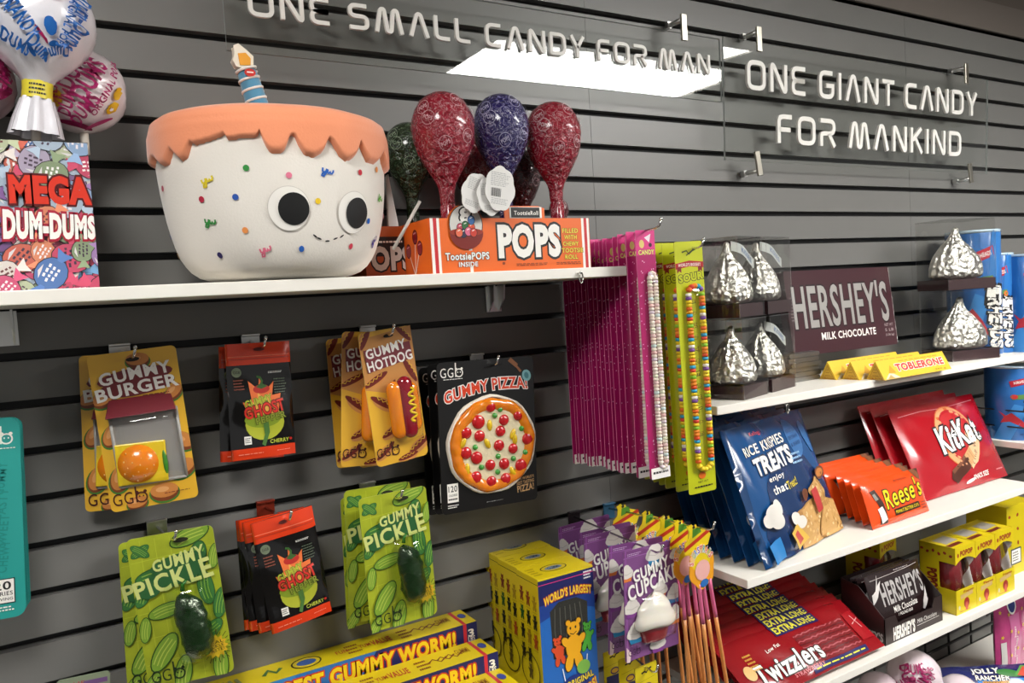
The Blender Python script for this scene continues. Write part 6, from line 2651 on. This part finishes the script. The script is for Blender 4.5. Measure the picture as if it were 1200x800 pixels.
# ================================================================== lowest corner
ZL = .290
mb = MB()
bk = M('101012', .4)
for k in range(8):
    x = 2.05+.13*k
    mb.tube([(x, -.012, .30), (x, -.012, .585)], .004, bk, 6)
for z in (.34, .44, .54):
    mb.tube([(2.02, -.018, z), (3.0, -.018, z)], .005, bk, 6)
o = mb.build('grid')
t = thing('wire_rack', 'black wire grid rack against the wall at the bottom right', 'rack', None, (0, 0, 0))
o.parent = t
o = mb = MB()
mb.tube([(2.58, -.018, .44), (2.58, -.05, .45), (2.60, -.05, .40), (2.66, -.05, .41), (2.66, -.05, .46), (2.70, -.018, .44)], .004, bk, 6)
mb.build('hanger', t)
round_pop(1071, 792, 30, -.235, 'white lollipop with magenta lettering peeking up at the bottom edge', MG,
          [('DUM', .42, .36, .3, .14, -60), ('DUMS', .60, .42, .34, .14, 60), ('DUM', .36, .50, .28, .13, 40), ('POPS', .66, .56, .3, .12, -30), ('DUMS', .52, .26, .3, .12, 10), ('DUM', .48, .50, .26, .12, 100), ('POPS', .72, .34, .2, .1, 70)], 'dccdd2', None, None, ZL+.002)
round_pop(1030, 812, 24, -.20, 'second white and magenta lollipop lower at the bottom edge', MG,
          [('DUM', .5, .42, .3, .13, 20), ('DUMS', .58, .36, .34, .13, -40)], 'd4c0c8', None, None, ZL+.002)
round_pop(1124, 815, 24, -.25, 'third lollipop with a magenta oval cut by the bottom edge', MG,
          [('DUM', .5, .36, .3, .12, 0)], 'dccdd2', [(.5, .34, .7, .4, '9a1f5a', 0)], None, ZL+.002)
# blue fruit candy bag
t = thing('fruit_candy_bag', 'blue fruit candy bag lying at the bottom right corner', 'candy bag', None)
a = at(1093, 783, -.13)
b_ = at(1222, 776, -.30)
w, h = (b_-a).length, .17
mb = MB()
fm = pillow(mb, w, h, .05, M('1f2460', .25, coat=.6, bump=.25, bs=24), seed=6, wr=.002)
A = Art(w, h, fm, .00008, .0008)
A.rect(.3, .30, 1, 1, M('2474c0', .25, coat=.6))
A.text('JOLLY', .42, .14, .24, .13, PAPER, rot=-2, bold=.04, out=INK, ow=.1, shear=.2)
A.text('RANCHER', .45, .27, .30, .09, PAPER, rot=-2, bold=.03, out=INK, ow=.1, shear=.2)
A.rect(.34, .33, .58, .40, M('c8902a', .35))
A.text('HARD CANDY', .46, .365, .22, .05, INK)
A.ell(.62, .20, .035, .012, M('3a7a3a', .35), -10)
A.poly([(.66, .25), (.78, .05), (.92, .12), (.80, .28)], M('c84a3a', .35))
A.line([(.66, .25), (.78, .05), (.92, .12)], .006, M('5a9a4a', .35))
A.put(mb, cut=(w/22, h/22))
mb.build('pouch', t)
dv = b_-a
t.rotation_euler = Euler((rad(-50)[0], -math.asin(dv.z/w), math.atan2(dv.y, dv.x)), 'XYZ')
t.location = (a+b_)/2+t.rotation_euler.to_matrix() @ Vector((0, 0, -h/2))
# pink bag
t = thing('pink_candy_bag', 'pink candy bag with small crowns at the right edge above the blue bag', 'candy bag', None)
a, b_, c = at(1164, 704, -.19), at(1222, 686, -.19), at(1167, 780, -.19)
w, h = .17, (a-c).length+.06
mb = MB()
fm = pillow(mb, w, h, .04, M('b8407a', .25, coat=.6, bump=.25, bs=24, var=.15, vs=30), seed=7, wr=.002)
A = Art(w, h, fm, .00008, .0008)
A.rect(.30, .22, .62, 1, M('c86a9a', .25, coat=.5))
for k in range(4):
    A.text('SWEET', .44+.05*(k % 2), .42+.12*k, .2, .03, PAPER, rot=85)
for k in range(14):
    A.star(.1+.21*(k % 5), .15+.24*(k//5)+.05*(k % 2), .007, .0035, M('d8b03a', .35), 5)
A.ell(.42, .10, .022, .03, PAPER)
A.ell(.42, .10, .017, .024, M('2a3a7a', .35))
A.rect(.06, .5, .18, .78, M('c8c4c0', .4))
A.put(mb, cut=(w/22, h/22))
mb.build('pouch', t)
d_ = a-c
t.rotation_euler = (0, math.atan2(d_.x, d_.z), 0)
t.location = (a+c)/2+t.rotation_euler.to_matrix() @ Vector((w/2, 0, -.03))
